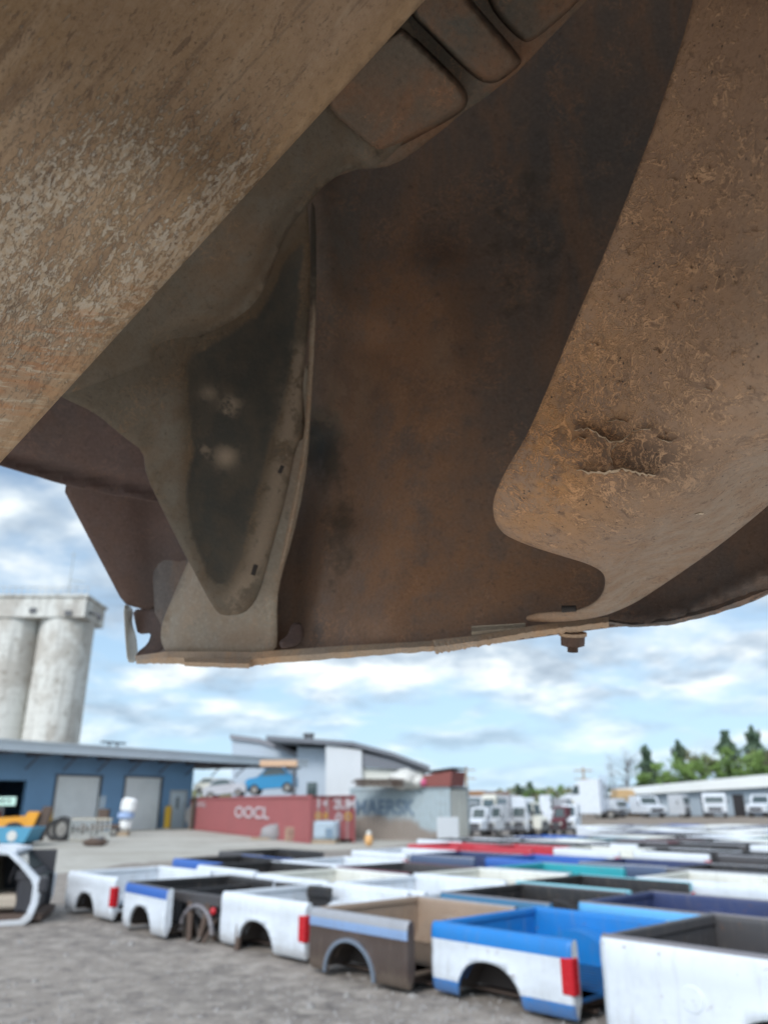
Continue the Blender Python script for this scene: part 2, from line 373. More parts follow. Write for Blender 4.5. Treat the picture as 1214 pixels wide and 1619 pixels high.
def sheet(name, outline, ctrl, mat, parent, step=14, th=.0022, it=2, add=None, masks=None, rough=0.0):
    """sheet-metal panel: its outline is carried on a curved surface, triangulated densely, given a real thickness"""
    ol = chaikin(outline, it) if it else list(outline)
    ol = resample(ol, step)
    if rough: ol = jag(ol, rough, len(name))
    A = np.array(ol); lo, hi = A.min(0), A.max(0)
    gx, gy = np.meshgrid(np.arange(lo[0], hi[0], step), np.arange(lo[1], hi[1], step * .87)); gx = gx + (np.arange(gx.shape[0]) % 2)[:, None] * step / 2
    q = np.c_[gx.ravel(), gy.ravel()]; q = q[inside(ol, q)]
    q = q[segdist(q, ol + [ol[0]]) > step * .45]
    allp = [Vector(p) for p in ol] + [Vector(p) for p in q]; n = len(ol)
    vs, es, fs, *_ = delaunay_2d_cdt(allp, [(i, (i + 1) % n) for i in range(n)], [], 1, 1e-4, False)
    V = np.array([tuple(v) for v in vs]); d = tps(ctrl)(V)
    if add is not None: d = d + add(V)
    pts = [tuple(P(x, y, dd)) for (x, y), dd in zip(V, d)]
    fc = [tuple(f) for f in fs]; cen = np.array([V[list(f)].mean(0) for f in fc]); keep = inside(ol, cen); fs = [f for f, q_ in zip(fc, keep) if q_]
    me = bpy.data.meshes.new(name); me.from_pydata(pts, [], [tuple(f) for f in fs]); me.materials.append(mat)
    # faces look towards the viewer's side
    import bmesh
    bm = bmesh.new(); bm.from_mesh(me); cpos = Vector((0, 0, CAMH)); flip = [f for f in bm.faces if f.normal.dot(cpos - f.calc_center_median()) < 0]
    bmesh.ops.reverse_faces(bm, faces=flip); bm.to_mesh(me); bm.free()
    uvl = me.uv_layers.new(name='UVMap'); dm = float(d.mean())
    li = np.zeros(len(me.loops), int); me.loops.foreach_get('vertex_index', li)
    uvl.data.foreach_set('uv', np.c_[V[li, 0] / F * dm, -V[li, 1] / F * dm].ravel())
    for k in ('wear', 'rust', 'bare', 'edge'):
        a = me.attributes.new(k, 'FLOAT', 'POINT')
        if masks and k in masks: a.data.foreach_set('value', np.asarray(masks[k](V), float))
    me.polygons.foreach_set('use_smooth', [True] * len(me.polygons)); me.update()
    o = bpy.data.objects.new(name, me); C.objects.link(o); o.parent = parent
    s = o.modifiers.new('thickness', 'SOLIDIFY'); s.thickness = th; s.offset = -1
    return o
def blob(cx, cy, rx, ry, rot=0.0):
    def f(V):
        dx, dy = V[:, 0] - cx, V[:, 1] - cy; c, s = math.cos(rot), math.sin(rot)
        return np.exp(-(((dx * c + dy * s) / rx) ** 2 + ((-dx * s + dy * c) / ry) ** 2))
    return f
near = empty('truck_fender', (0, 0, CAMH), 'big rusty truck fender hanging overhead, seen from beneath inside its wheel arch', 'truck fender')
bpy.context.view_layer.update()
def nparent(o): o.parent = near; o.matrix_parent_inverse = Matrix.Translation((0, 0, -CAMH)); return o

# inner wheelhouse sheet, right, flaking, with a torn dent
def r_add(V):
    b = .006 * blob(1010, 725, 95, 42, .12)(V) + .004 * blob(1075, 752, 40, 26, 0)(V) + .004 * blob(955, 690, 60, 22, .3)(V)
    ridge1 = -.007 * np.exp(-(segdist(V, [(925, 745), (968, 741), (1000, 747), (1040, 752)]) / 5.0) ** 2)
    ridge2 = -.006 * np.exp(-(segdist(V, [(912, 676), (940, 684), (972, 702), (1000, 690), (1030, 678)]) / 5.0) ** 2)
    ridge3 = -.006 * np.exp(-(segdist(V, [(968, 741), (966, 715), (975, 700)]) / 6.0) ** 2)
    slot = .012 * np.exp(-(segdist(V, [(988, 886), (1018, 856)]) / 5.0) ** 2)
    return b + ridge1 + ridge2 + ridge3 + slot
WH_CTRL = [(1100, 0, .47), (1150, -320, .45), (1214, 0, .42), (1550, -300, .34), (1550, 300, .34), (1400, 600, .42), (1214, 400, .44), (1214, 780, .60), (1214, 690, .50), (1000, 300, .52), (880, 600, .58), (785, 800, .64), (1000, 700, .535), (960, 800, .575), (1050, 880, .68), (1010, 930, .78), (1010, 850, .60), (930, 890, .65), (950, 925, .70), (930, 960, .78), (900, 972, .83), (835, 979, .88), (1130, 855, .66), (1100, 800, .56)]
wh_tps = tps(WH_CTRL)
wheelhouse = sheet('wheelhouse_panel', [(1170, -330), (1130, -150), (1108, -60), (1086, 40), (1040, 180), (1003, 280), (962, 385), (916, 490), (876, 588), (835, 685), (796, 748), (778, 792), (781, 825), (797, 846), (833, 862), (884, 878), (925, 890), (950, 902), (959, 918), (955, 940), (938, 958), (905, 969), (858, 970), (830, 976), (834, 983), (885, 984), (950, 976), (1000, 956), (1062, 915), (1130, 868), (1214, 800), (1320, 700), (1460, 560), (1560, 300), (1560, -330)],
      WH_CTRL,
      M_flaky, None, step=8, th=.0022, add=r_add,
      masks={'wear': lambda V: np.clip(blob(940, 640, 190, 170, .5)(V) + .75 * blob(1090, 330, 190, 260)(V) + .6 * blob(1000, 720, 120, 70)(V), 0, 1),
             'rust': lambda V: np.clip(1.1 * blob(855, 740, 100, 110)(V) + .6 * blob(900, 560, 90, 140, -.4)(V) + .3 * blob(1050, 420, 100, 180)(V), 0, 1),
             'bare': lambda V: np.clip(blob(1120, 830, 260, 90, -.6)(V) + .7 * blob(960, 950, 60, 40)(V) + .5 * blob(1220, 500, 80, 250)(V), 0, 1),
             'edge': lambda V: np.clip(1.1 * blob(1020, 722, 85, 40, .15)(V) + .8 * blob(950, 700, 50, 30, .3)(V), 0, 1)})
nparent(wheelhouse)

def torn(pts, w0, dd, seed, lift=.006):
    rr = random.Random(seed); mb = MB(); q = [Vector(p) for p in pts]; fine_ = []
    for a, b in zip(q[:-1], q[1:]):
        n_ = max(2, int((b - a).length / 5))
        for i in range(n_): fine_.append(a.lerp(b, i / n_) + Vector((rr.uniform(-1.5, 1.5), rr.uniform(-2, 2))))
    fine_.append(q[-1]); n_ = len(fine_); vs = []; O = Vector((0, 0, 0))
    for i, p in enumerate(fine_):
        t_ = math.sin(math.pi * min(1, (i + .4) / n_)) ** .5 * w0 * rr.uniform(.5, 1.3)
        dd = wh_d(p.x, p.y)
        vs += [P(p.x, p.y - t_ * .5, dd + .003) - O, P(p.x, p.y, dd - lift * rr.uniform(.5, 1.3)) - O, P(p.x, p.y + t_, dd + .004) - O, P(p.x, p.y + .5, dd + .006) - O]
    mb.add(vs, [(i * 4 + j, i * 4 + (j + 1) % 4, (i + 1) * 4 + (j + 1) % 4, (i + 1) * 4 + j) for i in range(n_ - 1) for j in range(4)])
    return mb.build('torn_flake', M_torn, wheelhouse)
M_torn = rust_film('torn_ochre_flake', (.62, .47, .34), (.54, .39, .26), (.60, .40, .24), .4, 3)
def wh_d(x, y): return float(wh_tps(np.array([[x, y]]))[0] + r_add(np.array([[x, y]], float))[0])

torn([(912, 742), (935, 747), (962, 745), (985, 741), (1010, 748), (1036, 751)], 4.6, 0, 1)
torn([(970, 742), (964, 722), (968, 706), (976, 698)], 3, 0, 2)
torn([(908, 680), (928, 677), (946, 686), (966, 700), (984, 694), (1000, 682), (1030, 676)], 3.6, 0, 3)
torn([(905, 700), (915, 690), (925, 694)], 2.0, 0, 4); torn([(1036, 690), (1060, 700), (1070, 694)], 2.0, 0, 5); torn([(955, 668), (975, 662), (990, 668)], 1.8, 0, 6)
for q_ in range(46):
    rr_ = random.Random(900 + q_); x0 = rr_.gauss(1020, 95); y0 = rr_.gauss(480, 210)
    if y0 < 5 or y0 > 840 or x0 > 1205 or x0 < 1085 - y0 * .33 + 25: continue
    a0 = rr_.uniform(-.9, .9); l0 = rr_.uniform(5, 15); torn([(x0, y0), (x0 + l0 * math.cos(a0) * .6, y0 + l0 * math.sin(a0) * .6 - 3), (x0 + l0 * math.cos(a0), y0 + l0 * math.sin(a0))], rr_.uniform(1.5, 3.2), 0, q_ + 20, .0022)

# near slab, left, with a rolled edge along the diagonal
def diag(V): return ((V[:, 0]) * 733 + (V[:, 1] - 733) * 672) / math.hypot(733, 672)      # signed distance right of the edge
def l_add(V):
    t = -diag(V); return .020 * np.exp(-(t / 26) ** 2) - .004 * np.exp(-((t - 62) / 30) ** 2)
slab = sheet('inner_panel', [(1010, -368), (672, 0), (440, 253), (200, 515), (0, 733), (-60, 798), (-120, 800), (-620, 560), (-720, -360)],
      [(672, 0, .50), (960, -310, .47), (0, 733, .60), (0, 0, .42), (-100, 700, .59), (-600, 300, .44), (-600, -300, .36), (300, -300, .40), (300, 300, .475), (100, 450, .50), (430, 260, .53)],
      M_slab, None, step=13, th=.003, it=0, add=l_add,
      masks={'wear': lambda V: np.clip(1.0 * blob(190, 410, 270, 150, -.65)(V) + .85 * blob(10, 360, 120, 130)(V) + .55 * blob(320, 270, 130, 120, -.8)(V) + .35 * blob(120, 180, 130, 130)(V), 0, 1),
             'rust': lambda V: smooth01((V[:, 1] - 490 + V[:, 0] * .35) / 70) * smooth01((-diag(V) + 10) / 30),
             'bare': lambda V: np.exp(-((-diag(V) - 10) / 24) ** 2), 'edge': lambda V: np.exp(-((-diag(V) - 75) / 55) ** 2)})
nparent(slab)

# back face of the outer skin
outer_ctrl = [(215, 1045, 1.20), (440, 1040, 1.06), (700, 1030, .95), (900, 1000, .90), (1050, 985, .86), (1214, 930, .80), (1450, 800, .78), (1500, 300, .95), (1450, -350, .98), (1000, -350, 1.0), (600, -350, 1.03), (900, 0, 1.15),
      (200, 300, 1.25), (700, 600, 1.12), (700, 300, 1.22), (900, 700, 1.03), (520, 850, 1.10), (480, 600, 1.18), (1000, 800, .97), (240, 800, 1.24), (1150, 880, .88), (1050, 950, .90)]
def o_add(V):
    return -.045 * np.exp(-(segdist(V, [(500, 300), (520, 480), (500, 640)]) / 30.0) ** 2) + .040 * np.exp(-(segdist(V, [(470, 700), (465, 1000)]) / 36.0) ** 2) \
        - .022 * np.exp(-(segdist(V, [(690, 430), (705, 600), (650, 800), (600, 980)]) / 40.0) ** 2) + .020 * np.exp(-(segdist(V, [(590, 560), (560, 800)]) / 40.0) ** 2) \
        - .02 * np.exp(-(segdist(V, [(1000, 992), (1090, 965), (1214, 905), (1330, 840)]) / 9.0) ** 2)
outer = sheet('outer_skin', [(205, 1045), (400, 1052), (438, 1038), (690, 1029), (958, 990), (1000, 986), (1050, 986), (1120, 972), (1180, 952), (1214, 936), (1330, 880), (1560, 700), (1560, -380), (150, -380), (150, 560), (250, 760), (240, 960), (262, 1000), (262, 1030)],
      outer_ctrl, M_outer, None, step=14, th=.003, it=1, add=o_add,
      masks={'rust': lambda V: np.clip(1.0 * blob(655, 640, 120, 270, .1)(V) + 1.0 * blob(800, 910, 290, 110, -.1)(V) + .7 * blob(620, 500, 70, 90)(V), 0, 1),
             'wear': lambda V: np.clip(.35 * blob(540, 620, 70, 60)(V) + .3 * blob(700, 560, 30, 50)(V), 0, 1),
             'bare': lambda V: .45 * blob(535, 400, 40, 140)(V), 'edge': lambda V: np.clip(.9 * blob(505, 690, 34, 60)(V) + .5 * blob(540, 850, 40, 150)(V) + .4 * blob(830, 380, 120, 200)(V), 0, 1)})  # edge paints in recess shade up high; beside the pillar, shade and paint residue
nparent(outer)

# tapered pillar with flanges, reaching up behind the slab
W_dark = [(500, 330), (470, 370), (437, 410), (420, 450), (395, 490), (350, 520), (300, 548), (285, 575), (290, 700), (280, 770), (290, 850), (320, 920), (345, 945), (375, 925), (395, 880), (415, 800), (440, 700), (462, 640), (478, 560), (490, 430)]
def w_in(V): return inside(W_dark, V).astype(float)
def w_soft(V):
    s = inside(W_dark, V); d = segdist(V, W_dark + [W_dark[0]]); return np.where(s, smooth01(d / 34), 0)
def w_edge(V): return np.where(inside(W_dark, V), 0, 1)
w_out = [(560, 20), (660, 20), (660, 200), (604, 262), (552, 266), (515, 290), (492, 318), (458, 360), (437, 408), (424, 446), (400, 484), (356, 516), (300, 540), (262, 560), (200, 590), (60, 640), (60, 400), (300, 100)]
fold = sheet('folded_gusset', w_out, [(560, 266, .86), (600, 100, .82), (300, 300, .80), (100, 600, .86), (437, 408, .89), (300, 545, .93), (200, 560, .89), (640, 60, .80)], M_brkt, None, step=9, th=.003, it=2,
      add=lambda V: .03 * np.exp(-(segdist(V, [(552, 266), (515, 290), (458, 360), (424, 446), (356, 516), (270, 555)]) / 22) ** 2),
      masks={'rust': lambda V: np.clip(.55 * blob(400, 400, 120, 80)(V) + .3 * blob(520, 230, 60, 40)(V), 0, 1), 'bare': lambda V: .22 * np.ones(len(V))})
nparent(fold)
c_out = [(420, 330), (485, 300), (491, 400), (490, 500), (478, 600), (484, 690), (470, 700), (452, 790), (430, 868), (414, 925), (404, 952), (385, 971), (352, 974), (338, 962), (300, 890), (265, 820), (232, 752), (228, 714), (195, 690), (150, 652), (98, 628), (60, 606), (150, 520), (300, 440)]
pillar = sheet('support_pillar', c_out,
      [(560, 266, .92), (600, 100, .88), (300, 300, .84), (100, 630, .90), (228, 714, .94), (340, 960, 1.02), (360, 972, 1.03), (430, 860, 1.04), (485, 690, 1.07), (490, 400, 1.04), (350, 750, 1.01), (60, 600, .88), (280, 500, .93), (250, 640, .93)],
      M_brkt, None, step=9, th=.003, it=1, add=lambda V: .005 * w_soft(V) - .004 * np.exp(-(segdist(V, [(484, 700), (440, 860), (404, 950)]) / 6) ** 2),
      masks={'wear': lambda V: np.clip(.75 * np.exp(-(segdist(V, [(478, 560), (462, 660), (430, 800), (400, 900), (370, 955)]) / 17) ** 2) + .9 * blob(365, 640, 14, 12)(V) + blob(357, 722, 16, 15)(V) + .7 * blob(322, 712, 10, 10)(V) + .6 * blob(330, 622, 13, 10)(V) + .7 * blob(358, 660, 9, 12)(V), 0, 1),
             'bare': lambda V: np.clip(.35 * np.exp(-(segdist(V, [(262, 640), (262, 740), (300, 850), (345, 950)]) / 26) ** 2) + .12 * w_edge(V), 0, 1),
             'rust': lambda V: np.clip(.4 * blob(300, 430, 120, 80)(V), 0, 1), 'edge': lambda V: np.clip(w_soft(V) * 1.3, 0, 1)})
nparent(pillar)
# pale foot plate behind the pillar's tip
foot = sheet('foot_plate', [(262, 1031), (254, 1012), (256, 985), (275, 940), (310, 860), (400, 700), (476, 640), (485, 560), (489, 640), (489, 690), (480, 770), (462, 850), (444, 910), (437, 950), (438, 1020), (428, 1030), (395, 1033)],
      [(262, 1030, 1.12), (437, 1025, 1.05), (350, 900, 1.09), (490, 690, 1.09), (300, 870, 1.12), (450, 870, 1.075), (490, 530, 1.08)],
      M_flange, None, step=10, th=.003, it=1, add=lambda V: .012 * np.exp(-(segdist(V, [(300, 1000), (420, 1000)]) / 60) ** 2) + .03 * np.exp(-(segdist(V, [(256, 1010), (275, 940), (310, 860)]) / 16) ** 2),
      masks={'rust': lambda V: np.clip(.7 * blob(385, 1010, 60, 16)(V) + .3 * blob(460, 740, 20, 120)(V), 0, 1), 'wear': lambda V: .4 * np.ones(len(V)), 'bare': lambda V: .6 * blob(340, 980, 90, 60)(V), 'edge': lambda V: np.zeros(len(V))})
nparent(foot)
seam = sheet('seam_strip', [(491, 316), (499, 330), (500, 480), (494, 600), (488, 690), (470, 800), (446, 900), (440, 900), (464, 790), (481, 690), (487, 600), (491, 480)],
      [(495, 320, 1.10), (496, 480, 1.075), (484, 690, 1.06), (443, 900, 1.035), (470, 790, 1.045)], M_flange, None, step=6, th=.002, it=1, masks={'rust': lambda V: .6 * np.ones(len(V)), 'edge': lambda V: np.clip((560 - V[:, 1]) / 160, 0, 1)})
nparent(seam)
# two punched slots in the flange of the pillar
for (x0, y0), (x1, y1), w in (((442, 748), (447, 736), 3.2), ((400, 909), (405, 893), 3.6)):
    mb = MB(); a = P(x0, y0, 1.018); b = P(x1, y1, 1.018); mb.tube(a - Vector((0, 0, CAMH)), b - Vector((0, 0, CAMH)), w / F, None, 10)
    o = mb.build('slot', M_dark, near)

# corner panels at the far left, outboard
corner_up = sheet('corner_flange', [(-90, 700), (-40, 724), (0, 734), (52, 750), (105, 766), (180, 782), (300, 800), (330, 700), (240, 600), (100, 590), (-20, 660)],
      [(-90, 700, 1.08), (105, 764, 1.14), (300, 790, 1.16), (100, 600, 1.08), (240, 620, 1.10), (0, 690, 1.09)], M_corner, None, step=12, th=.0025, it=0,
      add=lambda V: .02 * np.exp(-(segdist(V, [(-60, 702), (30, 728), (110, 748), (300, 785)]) / 9) ** 2))
nparent(corner_up)
corner_dn = sheet('corner_gusset', [(105, 764), (103, 778), (150, 868), (190, 944), (200, 956), (225, 963), (264, 967), (300, 975), (345, 960), (345, 760), (240, 740), (170, 752)],
      [(105, 770, 1.17), (198, 952, 1.22), (340, 950, 1.19), (340, 770, 1.18), (200, 800, 1.19)], M_corner, None, step=12, th=.0025, it=0,
      add=lambda V: .015 * np.exp(-(segdist(V, [(262, 967), (240, 800)]) / 30) ** 2), masks={'rust': lambda V: .5 * blob(170, 860, 60, 90)(V)})
nparent(corner_dn)
edge_white = sheet('outer_paint_edge', [(197, 956), (200, 1010), (203, 1047), (214, 1048), (219, 1034), (216, 1005), (209, 985), (211, 965), (206, 958)],
      [(197, 956, 1.21), (203, 1047, 1.21), (219, 1034, 1.235), (211, 965, 1.235)], M_wpaint, None, step=5, th=.002, it=1)
nparent(edge_white)
post = sheet('corner_post', [(236, 962), (263, 966), (262, 1034), (214, 1047), (216, 1032), (234, 1018), (240, 1000), (218, 1003), (214, 985), (210, 964)],
      [(236, 962, 1.225), (263, 966, 1.205), (262, 1034, 1.19), (214, 1047, 1.215)], M_corner, None, step=6, th=.004, it=1)
nparent(post)
clip_ = sheet('stiffener', [(462, 985), (476, 984), (482, 1000), (474, 1018), (446, 1026), (440, 1015), (455, 1004)], [(462, 985, 1.05), (482, 1000, 1.04), (446, 1022, 1.03)], M_corner, None, step=6, th=.003, it=1)
nparent(clip_)

# the rolled lip of the arch
def strip(name, top, bot, d, mat, depth=.012, n=60, rough=0.0, seed=1, twist=.006):
    rr = random.Random(seed); mb = MB(); rows = []
    def lerpl(pts, t):
        k = t * (len(pts) - 1); i = min(int(k), len(pts) - 2); u = k - i; return [pts[i][j] * (1 - u) + pts[i + 1][j] * u for j in range(len(pts[0]))]
    for i in range(n + 1):
        t = i / n; a = lerpl(top, t); b = lerpl(bot, t); dd = lerpl(d, t)[0]
        b[1] += rr.uniform(-rough, rough) if rough else 0
        m = [(a[0] + b[0]) / 2, (a[1] + b[1]) / 2]; o = Vector((0, 0, CAMH))
        rows.append([P(*a, dd + twist) - o, P(m[0], m[1], dd - twist * .6) - o, P(*b, dd) - o, P(*b, dd + depth) - o, P(*a, dd + depth) - o])
    vs = [v for r_ in rows for v in r_]; fs = []
    for i in range(n):
        for j in range(5): fs.append((i * 5 + j, i * 5 + (j + 1) % 5, (i + 1) * 5 + (j + 1) % 5, (i + 1) * 5 + j))
    fs += [(0, 1, 2, 3, 4), tuple(n * 5 + j for j in (4, 3, 2, 1, 0))]
    mb.add(vs, fs, 0, False); return mb.build(name, mat, near)
strip('arch_lip', [(214, 1037), (262, 1030), (330, 1030), (398, 1031), (440, 1028), (560, 1020), (690, 1013)], [(216, 1050), (262, 1049), (330, 1052), (396, 1054), (440, 1048), (560, 1039), (690, 1029)], [(1.17,), (1.11,), (1.07,), (1.05,), (1.03,), (.98,), (.93,)], M_lip, .014, 70, 1.0, 3)
strip('lip_backing', [(292, 1040), (396, 1042)], [(292, 1053), (394, 1057)], [(1.062,), (1.035,)], M_lip, .012, 14, .5, 5)
strip('crusted_lip', [(683, 1012), (760, 1004), (850, 988), (962, 975)], [(688, 1034), (760, 1022), (850, 1006), (962, 992)], [(.925,), (.90,), (.88,), (.865,)], M_lip, .016, 60, 1.6, 8)
strip('seam_flange', [(960, 979), (1000, 985), (1060, 976), (1130, 958), (1214, 925), (1330, 862)], [(962, 987), (1000, 992), (1060, 988), (1130, 972), (1214, 940), (1330, 880)], [(.865,), (.86,), (.85,), (.825,), (.80,), (.79,)], M_outer, .01, 50, .7, 9)
strip('weld_patch', [(745, 990), (830, 985)], [(745, 1008), (830, 998)], [(.915,), (.895,)], M_flange, .004, 12, .5, 4)
# bolt hanging from the lip
o0 = Vector((0, 0, CAMH)); k = .885 / F
bc = P(905, 1000, .885) - o0; up = (P(905, 900, .885) - P(905, 1000, .885)).normalized()
mb = MB(); 
def hexa(mb, c0, c1, r): mb.tube(c0, c1, r, None, 6)
bolt = MB(); bolt.tube(bc + up * 8 * k, bc - up * 27 * k, 7.5 * k, 7.2 * k, 12)
for i in range(5): bolt.tube(bc - up * (23 + i * 1.7) * k, bc - up * (24 + i * 1.7) * k, 8.4 * k, None, 12)
bo = bolt.build('bolt', M_bolt, near)
nut = MB(); nut.tube(bc - up * 5 * k, bc - up * 21 * k, 19 * k, 18 * k, 6); nut.build('nut', M_bolt, bo)
ws = MB(); ws.tube(bc - up * 0 * k, bc - up * 5 * k, 22 * k, None, 14); ws.build('washer', M_lip, bo)
# slotted hole in the lip of the wheelhouse
mb = MB(); ha = P(888, 963, .815) - o0; hb = P(910, 962, .81) - o0; mb.tube(ha, hb, 5 * k, 4.4 * k, 12); mb.build('slot', M_dark, near)

# pressed floor with ribs, above
flr_ctrl = [(550, 266, .90), (940, -20, .80), (1200, -320, .72), (500, -200, .70), (400, 200, .80), (800, 110, .83), (700, -100, .76)]
flr = sheet('bed_underside', [(1230, -330), (1080, -170), (936, -8), (880, 48), (824, 108), (800, 128), (760, 160), (735, 175), (700, 205), (640, 252), (604, 266), (552, 268), (430, 330), (300, 300), (500, -330)], flr_ctrl, M_rib, None, step=12, th=.003, it=1,
      masks={'rust': lambda V: np.clip(.7 * blob(820, 60, 60, 60)(V) + .5 * blob(700, 190, 50, 50)(V), 0, 1), 'bare': lambda V: .3 * blob(560, 230, 60, 30)(V)})
nparent(flr)
fd = tps(flr_ctrl)
def rib(outline, lift, mk, nm='pressed_rib'):
    A = outline; O = Vector((0, 0, CAMH))
    def ring(s, l):
        cx = sum(p[0] for p in A) / len(A); cy = sum(p[1] for p in A) / len(A)
        q = [(cx + (x - cx) * s, cy + (y - cy) * s) for x, y in A]; dd = fd(np.array(q)); return [(x, y, d_ - l) for (x, y), d_ in zip(q, dd)]
    pts = chaikin(A, 3); 
    s_ = sheet(nm, A, flr_ctrl, M_rib, None, step=6, th=.003, it=3, masks=mk, add=lambda V: -lift * smooth01(segdist(V, pts + [pts[0]]) / 9) - .001); return nparent(s_)
rib([(500, 160), (560, 90), (632, 38), (645, 48), (738, 138), (740, 168), (715, 188), (606, 246), (585, 240)], .034, {'rust': lambda V: .8 * blob(705, 150, 45, 40, .7)(V) + .5 * blob(600, 170, 40, 60)(V)})
rib([(655, -30), (648, 22), (664, 40), (752, 128), (785, 134), (822, 104), (826, 92), (745, 0), (700, -60)], .032, {'rust': lambda V: .6 * blob(790, 90, 50, 50)(V)})
rib([(760, -60), (770, 10), (826, 70), (850, 60), (910, 8), (960, -50), (860, -120)], .010, {'rust': lambda V: .3 * blob(850, 20, 50, 50)(V)})

# unseen walls and roof, added to keep light out of the fender's recess
def wallq(name, pts, mat, th=.006):
    mb = MB(); O = Vector((0, 0, CAMH)); ps = [Vector(p) for p in pts]; n = (ps[1] - ps[0]).cross(ps[2] - ps[0]).normalized() * th
    nn = len(ps); vs = ps + [p + n for p in ps]; mb.add(vs, [list(range(nn - 1, -1, -1)), list(range(nn, 2 * nn))] + [(i, (i + 1) % nn, (i + 1) % nn + nn, i + nn) for i in range(nn)])
    return mb.build(name, mat, near)
wallq('top_light_block', [(-1.0, .02, 1.32), (1.15, .02, 1.32), (1.15, 1.35, 1.32), (-1.0, 1.35, 1.32)], M_corner)
wallq('inner_light_block', [(-1.0, .13, .25), (1.15, .13, .25), (1.15, .13, 1.315), (-1.0, .13, 1.315)], M_corner)
wallq('end_light_block', [(1.15, .02, .55), (1.15, 1.3, .35), (1.15, 1.3, 1.315), (1.15, .02, 1.315)], M_corner)
wallq('end_light_block', [(-.80, .14, .62), (-.80, 1.25, .62), (-.80, 1.25, 1.315), (-.80, .14, 1.315)], M_corner)

# ================================================================ ground
def sheet_poly(name, pts, z, mat, kind='structure', sub=0):
    mb = MB(); mb.add([(x, y, z) for x, y in pts], [list(range(len(pts)))]); o = mb.build(name, mat); o['kind'] = kind; return o
k = Mt('dark_gravel_dirt')
g1 = k.noise(.35, 6, .6); g2 = k.noise(3.4, 9, .72); g3 = k.noise(13, 6, .7); g4 = k.voro(16)
c = k.mix(k.step(g1, .38, .66), (0.205, 0.182, 0.160), (0.273, 0.240, 0.208))
c = k.mix(k.step(g2, .49, .60, 0, .8), c, (0.351, 0.317, 0.278)); c = k.mix(k.step(g2, .46, .38, 0, .85), c, (0.127, 0.113, 0.104))
c = k.mix(k.step(g3, .55, .70, 0, .6), c, (0.390, 0.360, 0.330)); c = k.mix(k.step(g3, .42, .32, 0, .6), c, (0.098, 0.086, 0.080))
c = k.mix(k.math('MULTIPLY', k.step(g4, .16, .08), k.step(g2, .5, .6)), c, (0.351, 0.336, 0.312))
M_ground = k.done(c, .9, 0, .2, k.bump(k.math('ADD', g2, k.math('MULTIPLY', g3, .4)), .6, .05))
sheet_poly('ground', [(-900, -200), (900, -200), (900, 1400), (-900, 1400)], 0, M_ground)
k = Mt('dusty_concrete')
g1 = k.noise(.25, 6, .6); g2 = k.noise(1.6, 8, .66)
c = k.mix(k.step(g1, .36, .66), (.34, .32, .275), (.43, .415, .37)); c = k.mix(k.step(g2, .5, .68, 0, .5), c, (.24, .215, .18))
M_conc = k.done(c, .85, 0, .25, k.bump(g2, .3, .02))
rng = random.Random(3)
near_edge = [(-30, 1398), (60, 1384), (115, 1380), (180, 1368), (260, 1362), (330, 1352), (420, 1350), (500, 1347), (580, 1342)]
pts = []
for (xa, ya), (xb, yb) in zip(near_edge[:-1], near_edge[1:]):
    for i in range(5):
        t = i / 5; p = gp(xa + (xb - xa) * t, ya + (yb - ya) * t); pts.append((p.x + rng.uniform(-.3, .3), p.y + rng.uniform(-.35, .35)))
pts += [(2, 41), (-8, 66), (-60, 66), (-60, 18)]
sheet_poly('concrete_apron', pts, .004, M_conc)
k = Mt('pale_bounce_concrete'); g2 = k.noise(1.1, 7, .65)
M_pad = k.done(k.mix(k.step(g2, .42, .66), (.56, .53, .47), (.42, .39, .34)), .85, 0, .25)
sheet_poly('bounce_pad', [(-14, -16), (15, -16), (14, 5.2), (4, 5.9), (-6, 5.6), (-13, 5.9)], .004, M_pad)  # unseen pale pad, added to bounce light up onto the fender's underside
k = Mt('tan_dirt'); g2 = k.noise(.8, 6, .6)
M_tan = k.done(k.mix(k.step(g2, .4, .65), (.26, .215, .17), (.20, .17, .14)), .9, 0, .2)
a = gp(900, 1308); b = gp(1214, 1300); c_ = gp(1214, 1287); d_ = gp(930, 1288)
sheet_poly('dirt_track', [(a.x, a.y), (b.x + 60, b.y), (c_.x + 120, c_.y), (d_.x, d_.y)], .006, M_tan)

rs = random.Random(12); mb = MB()
for i in range(1500):
    px = rs.uniform(-40, 1250); py = 1619 - 190 * rs.random() ** 1.5 if px < 700 else 1619 - 60 * rs.random(); v = gp(px, py); r_ = rs.uniform(.008, .035) * (1 if rs.random() < .96 else 2.2)
    q_ = [v + Vector((rs.uniform(-1, 1) * r_, rs.uniform(-1, 1) * r_, 0)) for _ in range(4)]; a_ = rs.uniform(0, 6.28)
    ring_ = [v + Vector((math.cos(a_ + t * 1.57) * r_ * rs.uniform(.6, 1.2), math.sin(a_ + t * 1.57) * r_ * rs.uniform(.6, 1.2), -.004)) for t in range(4)]; top_ = v + Vector((0, 0, r_ * rs.uniform(.5, .9)))
    mb.add(ring_ + [top_], [(0, 1, 4), (1, 2, 4), (2, 3, 4), (3, 0, 4)])
o = mb.build('loose_gravel', plain('stone_grey', (.25, .235, .22), .9, 0, .5, 6)); o['kind'] = 'stuff'; o['label'] = 'loose stones scattered over the dark dirt yard'; o['category'] = 'gravel'

